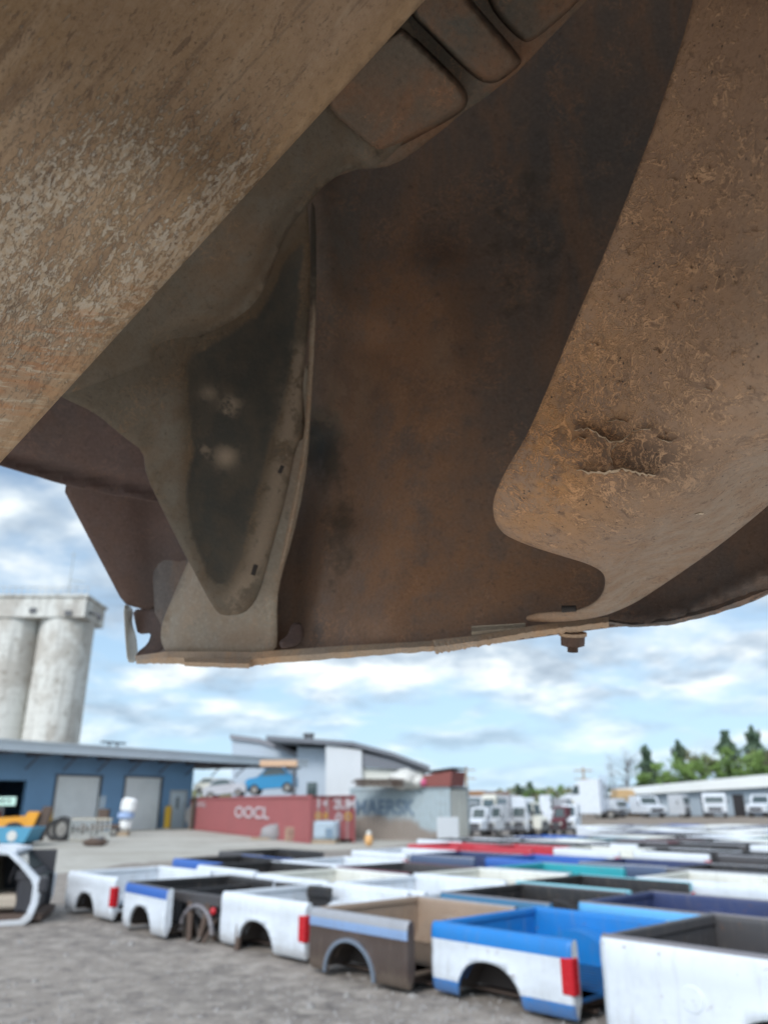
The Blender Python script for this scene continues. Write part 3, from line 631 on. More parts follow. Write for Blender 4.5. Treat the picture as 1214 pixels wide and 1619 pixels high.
# ================================================================ pickup beds
COL = dict(white=(.60, .64, .68), cream=(.62, .62, .56), blue=(.008, .17, .48), skyblue=(.10, .36, .66), steel=(.035, .14, .25), teal=(.02, .30, .34), aqua=(.20, .46, .52), navy=(.03, .045, .12),
           brown=(.062, .042, .034), black=(.022, .021, .022), char=(.055, .052, .054), maroon=(.10, .02, .03), red=(.42, .03, .045), grey=(.28, .29, .31), silver=(.42, .44, .46), tan=(.30, .22, .16), royal=(.03, .11, .38), green=(.10, .16, .10), slate=(.07, .10, .17), stripe=(.20, .30, .48), rail=(.17, .16, .17))
def paint(c):
    nm = 'paint_' + c
    if nm in _plain: return _plain[nm]
    k = Mt(nm); col = COL[c]; g = k.noise(2.3, 6, .65); g2 = k.noise(19, 6, .65); info = k.n('ShaderNodeObjectInfo')
    zs = k.n('ShaderNodeSeparateXYZ'); k.l(k.tc.outputs['Object'], zs.inputs[0])
    grime = tuple(c_ * .5 + d * .5 for c_, d in zip(col, (.20, .16, .12)))
    cc = k.mix(k.step(k.math('ADD', k.math('MULTIPLY', g, .7), k.math('MULTIPLY', g2, .3)), .44, .66, 0, .40), col, tuple(c_ * .62 + d * .10 for c_, d in zip(col, (.30, .26, .2))))
    run = k.noise(6, 5, .65, .2, k.vec('Object', scale=(2.2, 2.2, .3))); cc = k.mix(k.step(run, .54, .68, 0, .35), cc, grime)
    low = k.step(k.math('SUBTRACT', zs.outputs[2], k.math('MULTIPLY', g2, .34)), .06, -.08); cc = k.mix(k.math('MULTIPLY', low, .7), cc, grime)
    cc = k.mix(k.math('MULTIPLY', k.step(k.noise(11, 6, .72), .63, .68), .8), cc, (.16, .075, .035))
    dent = k.noise(1.9, 2, .4)
    _plain[nm] = k.done(cc, k.math('ADD', k.math('MULTIPLY', g2, .3), .30), 0, .5, k.bump(dent, .5, .05)); return _plain[nm]
M_red = plain('taillight_red', (.45, .012, .02), .22, 0, .1)
M_rustf = plain('rusty_frame', (.09, .06, .045), .8)
ZP = [(.035, .05), (.004, .09), (-.004, .17), (-.008, .24), (-.010, .33), (-.004, .42), (-.008, .50), (-.012, .53), (-.010, .59), (-.002, .635), (.012, .662), (.035, .677), (.07, .68), (.098, .668), (.105, .63), (.108, .50), (.112, .19)]
_bedmesh = {}
def side_mesh(key, L, H, cxr, rx, rz_, bands, mirror, W):
    k = ('side', key, mirror)
    if k in _bedmesh: return _bedmesh[k]
    s = H / .68; prof = [(y, z * s) for y, z in ZP]; NX = 40; cx = cxr * L; xs = [L * i / NX for i in range(NX + 1)]
    xs = sorted(set([round(x, 4) for x in xs] + [round(cx + rx * math.sin(R(a)), 4) for a in range(-90, 91, 9)]))
    mb = MB(); mats = []; n = len(prof); vs = []
    for x in xs:
        u = abs(x - cx) / rx; zb = .05 * s + (rz_ * math.sqrt(max(0, 1 - u ** 2.4)) if u < 1 else 0)
        e = .022 * max(0, 1 - x / .05) ** 2 + .015 * max(0, 1 - (L - x) / .04) ** 2
        fl = .014 * math.exp(-((math.hypot((x - cx) / rx, 0) - 1) / .15) ** 2)
        for i, (y, z) in enumerate(prof):
            if i < 12: zz = max(z, zb); yy = y + e
            else: zz = max(z, zb + .012) if (i > 13 and u < 1) else z; yy = y
            if i < 12 and u < 1.25:       # raised brow round the arch
                dist = abs(math.hypot((x - cx) / rx, (zz - .05 * s) / rz_) - 1.0); yy -= .016 * math.exp(-(dist / .13) ** 2)
            if mirror: yy = W - yy
            vs.append((x, yy, zz))
    for a in range(len(xs) - 1):
        for i in range(n - 1):
            q = [a * n + i, (a + 1) * n + i, (a + 1) * n + i + 1, a * n + i + 1]
            A, B, C_, D = (Vector(vs[t]) for t in q)
            if (C_ - A).cross(D - B).length < 1e-6: continue
            zc = prof[i][1] * .5 / s + prof[i + 1][1] * .5 / s
            if i >= 13: m = 'in'
            elif i >= 10: m = 'rail'
            else:
                m = 'body'
                for lo, hi, mm in bands:
                    if lo <= zc <= hi: m = mm
            if m not in mats: mats.append(m)
            mb.add([vs[t] for t in q], [(0, 1, 2, 3)], mats.index(m), True)
    if 'body' not in mats: mats.append('body')
    for a in (0, len(xs) - 1): mb.add(vs[a * n:(a + 1) * n], [list(range(n))], mats.index('body'))
    _bedmesh[k] = (mb, mats); return _bedmesh[k]
_bedproto = {}
def bed_proto(style, L=2.02, W=1.9, H=.68, cxr=.46, rx=.40, rz_=.34):
    key = (style['key'], L, W, H, cxr)
    if key in _bedproto: return _bedproto[key]
    mm = {'body': paint(style['body']), 'in': paint(style.get('inside', style['body'])), 'rail': paint(style.get('rail', style['body']))}
    for lo, hi, m in style.get('bands', ()): mm[m] = paint(m)
    out = []; s = H / .68
    for mir in (False, True):
        mb, mats = side_mesh(key, L, H, cxr, rx, rz_, style.get('bands', ()), mir, W)
        me = mb.mesh('side_panel', [mm[m] for m in mats])
        import bmesh
        bm = bmesh.new(); bm.from_mesh(me); bmesh.ops.remove_doubles(bm, verts=bm.verts, dist=1e-4); bmesh.ops.recalc_face_normals(bm, faces=bm.faces)
        for f in bm.faces: f.smooth = len(f.verts) < 8
        bm.to_mesh(me); bm.free()
        out.append(('side_panel', me, None))
    mb = MB(); mb.cham((.004, .116, .12 * s), (.045, W - .116, .60 * s), .008); mb.cham((.0, .075, .60 * s), (.062, W - .075, .672 * s), .012); 
    for i in range(5): y = .3 + i * (W - .6) / 4; mb.box((.050, y, .38 * s), (.014, .09, .36 * s))
    out.append(('front_panel', mb.mesh('front_panel', mm['in']), None))
    mb = MB(); n = 9; pr = []
    for i in range(n): y0 = .115 + (W - .23) * i / n; y1 = .115 + (W - .23) * (i + 1) / n; w = (y1 - y0); pr += [(y0, .20), (y0 + w * .35, .20), (y0 + w * .45, .212), (y1 - w * .1, .212)]
    pr = [(W / 2 + (y - W / 2) * (W - .86) / (W - .23), z) for y, z in pr]; pr += [(W - .43, .20), (W - .43, .165), (.43, .165)]; mb.prism(pr, .02, L - .01, axis='X')
    for y0, y1 in ((.116, .427), (W - .427, W - .116)): mb.cham((.02, y0, .165), (cxr * L - rx - .08, y1, .204), .004); mb.cham((cxr * L + rx + .08, y0, .165), (L - .01, y1, .204), .004); out.append(('bed_floor', mb.mesh('bed_floor', mm['in']), None))
    for sd_ in (0, 1):
        arc = lambda k_: [(cxr * L + (rx + k_) * math.cos(R(a)), .05 + (rz_ + k_) * math.sin(R(a)) + (0 if 0 < a < 180 else .06)) for a in range(180, -1, -12)]
        y0, y1 = (.016, .36) if not sd_ else (W - .36, W - .016); mb = MB(); mb.prism(arc(.045) + arc(.025)[::-1], y0, y1, axis='Y')
        y0, y1 = (.362, .375) if not sd_ else (W - .375, W - .362); mb.prism([(x, z) for x, z in arc(.045)], y0, y1, axis='Y'); out.append(('wheel_liner', mb.mesh('wheel_liner', M_dark), None))
        mb = MB(); wa = lambda q_: [(cxr * L + (rx + q_) * math.cos(R(a)), .17 + (rz_ - .06 + q_) * math.sin(R(a))) for a in range(180, -1, -12)]
        y0, y1 = (.116, .40) if not sd_ else (W - .40, W - .116); mb.prism(wa(.075) + wa(.055)[::-1], y0, y1, axis='Y')
        y0, y1 = (.402, .415) if not sd_ else (W - .415, W - .402); mb.prism(wa(.075), y0, y1, axis='Y'); out.append(('wheel_well', mb.mesh('wheel_well', mm['in']), None))
    mb = MB(); 
    for x in (.15, .62 * L, L - .18): mb.box((x, W / 2, .115), (.07, W - .25, .09))
    for y in (.42, W - .42): mb.box((L / 2, y, .06), (L - .1, .06, .035))
    out.append(('cross_member', mb.mesh('cross_member', M_rustf), None))
    if style.get('lights', True):
        for y0, y1 in ((-.018, .085), (W - .085, W + .018)):
            mb = MB(); mb.cham((L - .12, y0, .24 * s), (L + .016, y1, .54 * s), .012); out.append(('taillight', mb.mesh('taillight', M_red), None))
    if H > .8:
        mb = MB(); mb.tube((L * .30, -.016, H * .60), (L * .30, .0, H * .60), .085, .092, 24); fd_ = mb.mesh('fuel_door', mm['body']); out.append(('fuel_door', fd_, None))
    if style.get('gate'):
        mb = MB(); mb.cham((L - .055, .12, .20), (L - .005, W - .12, .64 * s), .014); mb.cham((L - .004, .3, .28), (L + .004, W - .3, .54 * s), .003); out.append(('tailgate', mb.mesh('tailgate', mm['body']), None))
    if style.get('trim'):
        mb = MB(); pr = []
        for a in range(0, 181, 9): pr.append((cxr * L - math.cos(R(a)) * (rx + .028), .06 * s + math.sin(R(a)) * (rz_ + .032)))
        for a in range(180, -1, -9): pr.append((cxr * L - math.cos(R(a)) * (rx - .005), .06 * s + math.sin(R(a)) * (rz_ - .005)))
        mb.prism(pr, -.042, -.012, axis='Y'); out.append(('arch_trim', mb.mesh('arch_trim', plain('arch_trim_metal', (.24, .29, .36), .35, .5, .3)), None))
    _bedproto[key] = out; return out
ANG = R(-47); AX = Vector((math.cos(ANG), math.sin(ANG), 0)); WX = Vector((-math.sin(ANG), math.cos(ANG), 0))
def bed(pos, style, label, group='pickup beds standing in rows on the dirt', rz=0.0, **kw):
    t = empty('pickup_bed', (pos[0], pos[1], 0), label, 'truck bed', group, ANG + rz)
    for nm, me, _ in bed_proto(style, **kw):
        o = bpy.data.objects.new(nm, me); C.objects.link(o); o.parent = t
    return t
S = lambda key, **k: dict(key=key, **k)
ST = dict(
 white=S('white', body='white'), whitegate=S('whitegate', body='white', gate=1), cream=S('cream', body='white', inside='cream'),
 whiteblack=S('whiteblack', body='white', inside='black'), whiterail=S('whiterail', body='white', rail='rail', inside='char', lights=False),
 bluewhite=S('bluewhite', body='white', bands=[(.52, .70, 'blue'), (.0, .17, 'blue')], rail='blue', inside='blue'),
 brown=S('brown', body='brown', bands=[(.50, .59, 'stripe'), (.59, .7, 'grey')], rail='grey', inside='tan', lights=False, trim=1),
 whitestripe=S('whitestripe', body='white', bands=[(.55, .70, 'royal')], rail='char', inside='black', lights=False),
 steelblack=S('steelblack', body='steel', rail='rail', inside='black'), skyrail=S('skyrail', body='skyblue', rail='rail', inside='navy', lights=False),
 teal=S('teal', body='teal', rail='grey', inside='teal', lights=False), aqua=S('aqua', body='aqua', inside='black'),
 royal=S('royal', body='royal', inside='black'), royalfull=S('royalfull', body='royal', lights=False), slate=S('slate', body='slate', rail='grey', inside='navy', lights=False),
 red=S('red', body='red', lights=False), maroon=S('maroon', body='maroon', inside='char', lights=False), black=S('black', body='char', inside='black', lights=False),
 silver=S('silver', body='silver', inside='char'), greyrail=S('greyrail', body='char', rail='grey', inside='black', lights=False), green=S('green', body='green', rail='silver', inside='char', lights=False))
def bp(px, py, z=.68): return gp(px, py, z)
wreck_pos = gp(268, 1404, .64)
MAN = [ # front near top corner in the photograph's pixels, style, label, options
 (108, 1377, 'white', 'white pickup bed at the left end of the front row', dict(L=1.9)),
 (680, 1456, 'bluewhite', 'white pickup bed with bright blue top band, blue inside and tall red taillight', dict(L=1.72, cxr=.44)),
 (489, 1434, 'brown', 'dark brown pickup bed with a blue grey stripe, bright arch trim and tan inside', dict(L=1.66)),
 (350, 1409, 'white', 'white pickup bed with red taillight, between the wrecked dark bed and the brown bed', dict(L=1.9)),
 (945, 1476, 'whiterail', 'large white pickup bed with dark grey rail, nearest one at the lower right', dict(L=2.5, W=2.0, H=.86, cxr=.56, rx=.46, rz_=.42)),
 (275, 1357, 'royal', 'dark blue pickup bed with black inside, leftmost of the second row', dict()),
 (338, 1370, 'whiteblack', 'white pickup bed with black inside, just right of the leftmost dark blue bed', dict()),
 (432, 1387, 'cream', 'white pickup bed with cream inside, right behind the white bed with red taillight', dict()),
 (552, 1397, 'whitegate', 'white pickup bed with closed white tailgate, behind the brown bed', dict()),
 (703, 1408, 'steelblack', 'steel blue pickup bed with black inside, behind the blue and white bed', dict(L=1.85)),
 (900, 1423, 'skyrail', 'light blue pickup bed with grey rail, directly behind the large white bed', dict(L=2.1)),
 (1135, 1450, 'greyrail', 'charcoal pickup bed at the right edge, right of the light blue bed', dict()),
  (345, 1345, 'black', 'low black pickup bed showing just its rail behind the leftmost dark blue bed', dict()),
 (452, 1361, 'white', 'white pickup bed in the third row, leftmost white one there', dict()),
 (505, 1372, 'maroon', 'dark maroon pickup bed between white beds in the third row', dict()),
 (590, 1380, 'cream', 'white pickup bed with cream inside, left of the teal bed', dict()),
 (678, 1376, 'teal', 'teal pickup bed with grey rail in the middle of the yard', dict(L=1.9)),
 (815, 1391, 'aqua', 'pale aqua pickup bed with black inside and red taillight', dict()),
 (985, 1388, 'cream', 'long white pickup bed with cream inside, right of the pale aqua bed', dict(L=2.45)),
 (1235, 1412, 'white', 'white pickup bed cut by the right picture edge in the third row', dict()),
 (585, 1346, 'whitegate', 'white pickup bed with red taillight, nearest to the orange ball', dict()),
 (682, 1352, 'slate', 'slate blue pickup bed with grey rail, right of the white bed by the orange ball', dict()),
 (770, 1357, 'royalfull', 'plain blue pickup bed behind the teal bed', dict()),
 (915, 1362, 'slate', 'slate blue pickup bed behind the pale aqua bed', dict()),
 (1050, 1372, 'greyrail', 'charcoal pickup bed with grey rail behind the long white bed', dict()),
 (1180, 1378, 'green', 'dark green pickup bed with silver rail near the right edge', dict()),
 (672, 1336, 'red', 'faded red pickup bed, left one of the two red ones', dict()),
 (760, 1338, 'red', 'faded red pickup bed, right one of the two red ones', dict()),
 (876, 1341, 'cream', 'white pickup bed just right of the red beds', dict()),
 (1000, 1345, 'whiteblack', 'white pickup bed with black inside and bright red taillight, fifth row', dict()),
 (1122, 1350, 'greyrail', 'charcoal pickup bed right of the white bed with bright red taillight', dict()),
 (1200, 1352, 'bluewhite', 'blue and white pickup bed at the right edge in the fifth row', dict()),
]
MAN_GROUP = 'pickup beds standing in rows on the dirt'
BEDS = [dict(p=bp(px, py, kw.get('H', .68)), st=st, lab=lab, kw=kw, rz=R(rng.uniform(-1.0, 1.0)), fix=False) for px, py, st, lab, kw in MAN]
for b_ in BEDS[:5]: b_['fix'] = True
BEDS.append(dict(p=gp(199, 1393, .68), st='whitestripe', lab='white pickup bed with royal blue top band left of the wreck', kw=dict(L=1.5), rz=R(-3), fix=True))
# farther rows on the same grid
B0 = gp(680, 1570)
def proj(v):
    z = v.z - CAMH; d = v.y * cp + z * sp_; u = -v.y * sp_ + z * cp; return CX + F * v.x / d, CY - F * u / d
cnames = {'white': 'white', 'cream': 'white', 'whiteblack': 'white', 'whitegate': 'white', 'silver': 'silver', 'royalfull': 'blue', 'greyrail': 'charcoal', 'maroon': 'maroon', 'slate': 'slate blue', 'aqua': 'aqua', 'green': 'green', 'black': 'black', 'skyrail': 'light blue'}
ordn = ['first', 'second', 'third', 'fourth', 'fifth', 'sixth', 'seventh', 'eighth', 'ninth', 'tenth', 'eleventh', 'twelfth', 'thirteenth', 'fourteenth', 'fifteenth', 'sixteenth', 'seventeenth', 'eighteenth', 'nineteenth', 'twentieth']
wl = ['white'] * 4 + ['cream'] * 4 + ['whiteblack'] * 3 + ['silver', 'royalfull', 'greyrail', 'maroon', 'slate', 'aqua', 'green', 'black', 'skyrail', 'greyrail']
brng = random.Random(21)
for kk in range(5, 18):
    n = 0
    for j in range(-16, 10):
        p = B0 + AX * 2.15 * j + WX * 2.25 * kk + Vector((brng.uniform(-.1, .1), brng.uniform(-.15, .15), 0))
        if p.y < 10: continue
        x, y = proj(Vector((p.x, p.y, .68))); st = brng.choice(wl)
        if x > 1260 or x < 640: continue
        if y > 1338 + (x > 1150) * 6: continue
        if x < 900 and y < 1322: continue
        if x >= 900 and y < 1303: continue
        if any(abs((p - q_['p']).dot(AX)) < 1.3 and abs((p - q_['p']).dot(WX)) < 1.3 for q_ in BEDS): continue
        n += 1
        BEDS.append(dict(p=p, st=st, lab='%s pickup bed, %s from the left in the %s row from the front' % (cnames[st], ordn[n - 1], ordn[kk]), kw={}, rz=R(brng.uniform(-1.2, 1.2)), fix=False))
# nudge neighbours apart until none touch
for it_ in range(400):
    moved = False
    for i in range(len(BEDS)):
        for j in range(i):
            A_, B_ = BEDS[i], BEDS[j]; La, Lb = A_['kw'].get('L', 2.02), B_['kw'].get('L', 2.02); Wa, Wb = A_['kw'].get('W', 1.9), B_['kw'].get('W', 1.9)
            da = (A_['p'] + AX * La / 2 + WX * Wa / 2) - (B_['p'] + AX * Lb / 2 + WX * Wb / 2); u, w_ = da.dot(AX), da.dot(WX)
            ou = (La + Lb) / 2 + .11 - abs(u); ow = (Wa + Wb) / 2 + .14 - abs(w_)
            if ou > 0 and ow > 0:
                moved = True; d = AX * math.copysign(ou, u) if ou < ow else WX * math.copysign(ow, w_); fa = A_['p'].y ** 3 / (A_['p'].y ** 3 + B_['p'].y ** 3)
                if A_['fix'] or B_['fix']: fa = 0.0 if A_['fix'] else 1.0
                if A_['fix'] and B_['fix']: continue
                A_['p'] = A_['p'] + d * fa * .7; B_['p'] = B_['p'] - d * (1 - fa) * .7
    if not moved: break
for b_ in BEDS: bed(b_['p'], ST[b_['st']], b_['lab'], MAN_GROUP, b_['rz'], **b_['kw'])

# the stripped dark hulk in the front row
wk = empty('wrecked_bed', (wreck_pos.x, wreck_pos.y, 0), 'stripped black wrecked pickup bed with bent frame, between two white beds in the front row', 'truck bed wreck', None, R(-42))
mb = MB(); mb.cham((0, 0, .46), (1.75, .07, .62), .02); mb.cham((0, .01, .12), (.30, .04, .47), .01); mb.cham((1.35, .01, .10), (1.75, .04, .47), .01); mb.build('side_rail', paint('char'), wk)
mb = MB(); mb.cham((0, 1.5, .5), (1.9, 1.6, .66), .02); mb.cham((0, 1.53, .15), (1.9, 1.57, .5), .01); mb.build('side_rail', paint('black'), wk)
for x, ln in ((.02, -.06), (.55, .10), (1.0, -.12), (1.70, .05)):
    mb = MB(); mb.tube((x, .03, .5), (x + ln, -.03, .0), .055, .04, 8); mb.build('frame_leg', M_rustf, wk)
mb = MB(); prev = None
for a in range(0, 181, 20):
    p = (.78 - .38 * math.cos(R(a)), -.02, .12 + .34 * math.sin(R(a)))
    if prev: mb.tube(prev, p, .032, None, 8)
    prev = p
mb.build('wheel_hoop', paint('rail'), wk)
mb = MB(); mb.cham((.25, .09, .34), (.75, .12, .60), .01); mb.cham((1.10, .06, .30), (1.5, .10, .58), .01); mb.cham((.30, .20, .10), (1.30, .26, .46), .02); mb.box((1.5, .4, .3), (.5, .06, .35), rz=.5, ry=.3); mb.box((.15, -.02, .28), (.35, .05, .42), rz=-.2, ry=-.15); mb.build('torn_sheet', paint('black'), wk)
mb = MB(); mb.cham((.1, .2, .20), (1.7, 1.5, .24), .01); mb.cham((0, .1, .10), (.06, 1.5, .6), .01); mb.build('bed_floor', paint('black'), wk)
mb = MB(); mb.ball((1.15, -.02, .42), (.05, .04, .05)); mb.build('marker_light', M_red, wk)
for i in range(7):
    mb = MB(); x = rng.uniform(.1, 1.6); mb.tube((x, rng.uniform(-.1, .3), .02), (x + rng.uniform(-.35, .35), rng.uniform(-.1, .4), rng.uniform(.25, .5)), rng.uniform(.02, .04), None, 7); mb.build('bent_strut', M_rustf if i % 2 else paint('char'), wk)

# ================================================================ white cab shell, lower left
cl = gp(62, 1462); sc = cl.y / cp / F
def cpx(px, py):
    v = at_y(px, py, cl.y); return (v.x - cl.x, v.z)
cab = empty('truck_cab', (cl.x, cl.y, 0), 'doorless white truck cab shell standing on the dirt at the left edge', 'truck cab', None, R(13))
M_cab = paint('white'); M_seat = plain('tan_seat_cloth', (.40, .34, .27), .9); M_tint = plain('dark_interior', (.03, .03, .035), .6)
k = Mt('tinted_glass'); M_glass = k.done((.05, .07, .07), .08, 0, .8)
def ringframe(outer, inner, y0, y1, name, mat, par):
    mb = MB(); n = len(outer); vs = [(a, y0, b) for a, b in outer] + [(a, y0, b) for a, b in inner] + [(a, y1, b) for a, b in outer] + [(a, y1, b) for a, b in inner]
    fs = []
    for i in range(n):
        j = (i + 1) % n; fs += [(i, j, n + j, n + i), (2 * n + i, 3 * n + i, 3 * n + j, 2 * n + j), (i, 2 * n + i, 2 * n + j, j), (n + i, n + j, 3 * n + j, 3 * n + i)]
    mb.add(vs, fs); return mb.build(name, mat, par, bevel=.015)
out_ = [cpx(*p) for p in ((-90, 1352), (-60, 1342), (0, 1340), (22, 1344), (40, 1362), (62, 1388), (66, 1396), (60, 1430), (50, 1455), (40, 1462), (-40, 1466), (-90, 1464))]
inn_ = [cpx(*p) for p in ((-80, 1366), (-60, 1350), (-1, 1348), (18, 1351), (33, 1367), (51, 1391), (54, 1401), (50, 1427), (43, 1445), (33, 1454), (-40, 1457), (-80, 1454))]
ringframe(out_, inn_, 0, .14, 'door_frame', M_cab, cab); ringframe(out_, inn_, 1.45, 1.59, 'door_frame', M_cab, cab)
X0, Z1 = cpx(-90, 1346); mb = MB(); mb.cham((X0 + .2, .10, Z1 - .06), (cpx(18, 1420)[0], 1.5, Z1 + .03), .03); mb.build('roof', M_cab, cab)
mb = MB(); mb.box(((X0 + .3) / 2, .8, .10), (-X0 - .3, 1.4, .10)); mb.build('floor', M_rustf, cab)
mb = MB(); mb.box((cpx(46, 1420)[0], .8, .45), (.14, 1.35, .55)); mb.cham((cpx(20, 1420)[0], .15, .62), (cpx(48, 1420)[0], 1.45, .80), .04); mb.build('dashboard', M_tint, cab)
mb = MB(); mb.box((X0 + .12, .8, .7), (.08, 1.5, 1.1)); mb.build('back_wall', M_tint, cab)
mb = MB(); mb.cham((cpx(24, 1420)[0], .16, .15), (cpx(50, 1420)[0], 1.40, .80), .05); mb.cham((cpx(8, 1420)[0], .5, .15), (cpx(26, 1420)[0], 1.0, .45), .05); mb.build('firewall', M_tint, cab)
mb = MB(); mb.cham((X0 + .2, 1.42, .12), (cpx(60, 1420)[0], 1.448, 1.05), .01); mb.build('far_door', M_tint, cab)
for y in (.45, 1.12):
    mb = MB(); xs_ = cpx(-2, 1420)[0]; mb.cham((xs_ - .25, y - .26, .2), (xs_ + .35, y + .26, .42), .05); mb.box((xs_ - .28, y, .72), (.16, .5, .68), ry=-.2); mb.cham((xs_ - .44, y - .13, 1.06), (xs_ - .32, y + .13, 1.24), .03); mb.build('seat', M_seat, cab, bevel=.03)
mb = MB(); st_c = Vector((cpx(14, 1420)[0], .45, .78)); prev = None
for i in range(17):
    a = 2 * math.pi * i / 16; p = st_c + Vector((.06 * math.sin(a), .2 * math.cos(a), .19 * math.sin(a)))
    if prev is not None: mb.tube(prev, p, .016, None, 6)
    prev = p
mb.build('steering_wheel', M_tint, cab)
gx = [cpx(*p) for p in ((22, 1346), (40, 1362), (62, 1388))]
mb = MB(); mb.add([(gx[0][0], .15, gx[0][1] - .03), (gx[2][0], .15, gx[2][1] - .03), (gx[2][0], 1.44, gx[2][1] - .03), (gx[0][0], 1.44, gx[0][1] - .03), (gx[0][0] - .02, .15, gx[0][1] - .04), (gx[2][0] - .02, .15, gx[2][1] - .04), (gx[2][0] - .02, 1.44, gx[2][1] - .04), (gx[0][0] - .02, 1.44, gx[0][1] - .04)], [(0, 1, 2, 3), (7, 6, 5, 4), (0, 4, 5, 1), (1, 5, 6, 2), (2, 6, 7, 3), (3, 7, 4, 0)]); mb.build('windshield', M_glass, cab)
mb = MB(); mz = cpx(70, 1398); mb.cham((mz[0] - .06, -.16, mz[1] - .12), (mz[0] + .08, -.02, mz[1] + .12), .03); mb.tube((mz[0] - .1, .03, mz[1]), (mz[0], -.08, mz[1]), .02); mb.build('mirror', M_tint, cab)

# ================================================================ shop building
def off(v, dy): return Vector((v.x, v.y + dy, v.z))
M_bwall = plain('blue_wall_paint', (.16, .30, .46), .6, 0, .25, .5)
M_fascia = plain('pale_metal_fascia', (.50, .55, .58), .45, 0, .25, .6)
M_rolld = plain('roller_door_white', (.80, .82, .79), .6, 0, .25, .8)
M_gdark = plain('dark_opening', (.03, .028, .03), .9)
M_yel = plain('bollard_yellow', (.62, .36, .02), .5, 0, .3)
M_timber = plain('weathered_timber', (.33, .25, .17), .8, 0, .4, 2)
M_dgrey = plain('dark_grey_metal', (.08, .08, .085), .5)
M_soffit = plain('soffit_boards', (.12, .11, .12), .8)
A = gp(-130, 1324); Bp = gp(300, 1309); dW = Vector((Bp.x - A.x, Bp.y - A.y, 0)); Lw = dW.length; dW /= Lw; nW = Vector((dW.y, -dW.x, 0)); rzW = math.atan2(dW.y, dW.x)
if nW.y > 0: nW = -nW
shop = empty('shop_building', A, 'long low blue workshop with white roller doors and a deep flat roof', 'building', None, rzW)
def on_wall(px, py, out=0.0):
    """pixel -> (s along wall, z) on the wall plane pushed out by 'out'"""
    o = Vector((0, 0, CAMH)); r = ray(px, py); Q = A + nW * out; t = (Q - Vector((o.x, o.y, 0))).dot(nW) / (r.x * nW.x + r.y * nW.y)
    p = o + r * t; return (p - A).dot(dW), p.z
sE = on_wall(300, 1300)[0]; sEnd = on_wall(470, 1230, 1.5)[0]
zt = on_wall(150, 1192, 2.6)[1]; H_eave = zt
doors = [(78, 152, 1227, 'r'), (189, 250, 1229, 'r'), (-60, 33, 1233, 'o')]
segs = []
for a, b, ytop, kd in doors: segs.append((on_wall(a, 1310)[0], on_wall(b, 1310)[0], on_wall((a + b) / 2, ytop)[1], kd))
pa = on_wall(265, 1310)[0]; pb = on_wall(291, 1310)[0]; pz = on_wall(278, 1251)[1]; segs.append((pa, pb, pz, 'p')); segs.sort()
mb = MB(); s0 = -6.0
for (a, b, z, kd) in segs:
    mb.box(((s0 + a) / 2, .15, H_eave / 2), (a - s0, .3, H_eave)); mb.box(((a + b) / 2, .15, (z + H_eave) / 2), (b - a, .3, H_eave - z)); s0 = b
mb.box(((s0 + sE) / 2, .15, H_eave / 2), (sE - s0, .3, H_eave)); mb.box((sE - .15, 5.3, H_eave / 2), (.3, 10, H_eave)); mb.build('wall', M_bwall, shop)
mb = MB(); mb.box(((-6 + sE) / 2, 9, H_eave / 2), (sE + 6, .3, H_eave)); mb.box((-6, 4.5, H_eave / 2), (.3, 9, H_eave)); mb.build('rear_wall', M_bwall, shop)
mb = MB(); mb.box(((-7 + sEnd) / 2, 4.0, H_eave + .20), (sEnd + 7, 13.2, .12)); mb.build('roof', plain('roof_sheet', (.34, .36, .38), .5), shop)
mb = MB(); mb.box(((-7 + sEnd) / 2, 3.9, H_eave + .06), (sEnd + 7, 13.0, .12)); mb.build('soffit', M_soffit, shop)
mb = MB(); mb.box(((-7 + sEnd) / 2, -2.66, H_eave + .20), (sEnd + 7, .08, .62)); mb.box(((-7 + sEnd) / 2, -2.72, H_eave + .50), (sEnd + 7, .14, .10)); mb.build('fascia', M_fascia, shop)
mb = MB()
for x in np.linspace(-5, sEnd - 1, 14): mb.box((x, -1.3, H_eave - .12), (.14, 2.6, .22)); mb.tube((x, -.1, H_eave - 1.0), (x, -1.3, H_eave - .2), .05, None, 6)
mb.build('rafters', M_soffit, shop)
for (a, b, z, kd) in segs:
    if kd == 'r':
        mb = MB(); n = 14
        for i in range(n): z0 = z * i / n; z1 = z * (i + 1) / n; mb.cham((a + .05, .10, z0 + .01), (b - .05, .16, z1 - .005), .012)
        d = mb.build('roller_door', M_rolld, shop)
        mb = MB(); 
        for x in (a + .02, b - .02): mb.box((x, -.02, z / 2), (.14, .06, z))
        mb.box(((a + b) / 2, -.02, z + .05), (b - a + .18, .06, .12)); mb.build('door_track', M_dgrey, d)
    elif kd == 'p':
        mb = MB(); mb.cham((a + .05, .05, .02), (b - .05, .12, z - .05), .01); d = mb.build('door', plain('door_white', (.60, .66, .68), .5), shop)
        mb = MB(); mb.cham(((a + b) / 2 - .13, .03, z * .52), ((a + b) / 2 + .10, .06, z * .85), .01); mb.build('window', M_glass, d)
        mb = MB(); mb.box((a + .0, -.01, z / 2), (.1, .06, z)); mb.box((b - .0, -.01, z / 2), (.1, .06, z)); mb.box(((a + b) / 2, -.01, z + .02), (b - a + .1, .06, .12)); mb.build('frame', M_wpaint, d)
        mb = MB(); mb.tube((a + .2, -.06, z * .45), (a + .2, .05, z * .45), .03); mb.build('handle', M_dgrey, d)
mb = MB(); vx, vz = on_wall(207, 1186, 1.0)
for q_ in (-.35, .35): mb.tube((vx + q_, 1, H_eave + .2), (vx + q_, 1, H_eave + 1.05), .07)
mb.box((vx, 1, H_eave + 1.1), (2.0, .4, .12)); mb.build('roof_vent', M_dgrey, shop)
def W2(s, out, z=0.0): v = A + dW * s + nW * out; v.z = z; return v
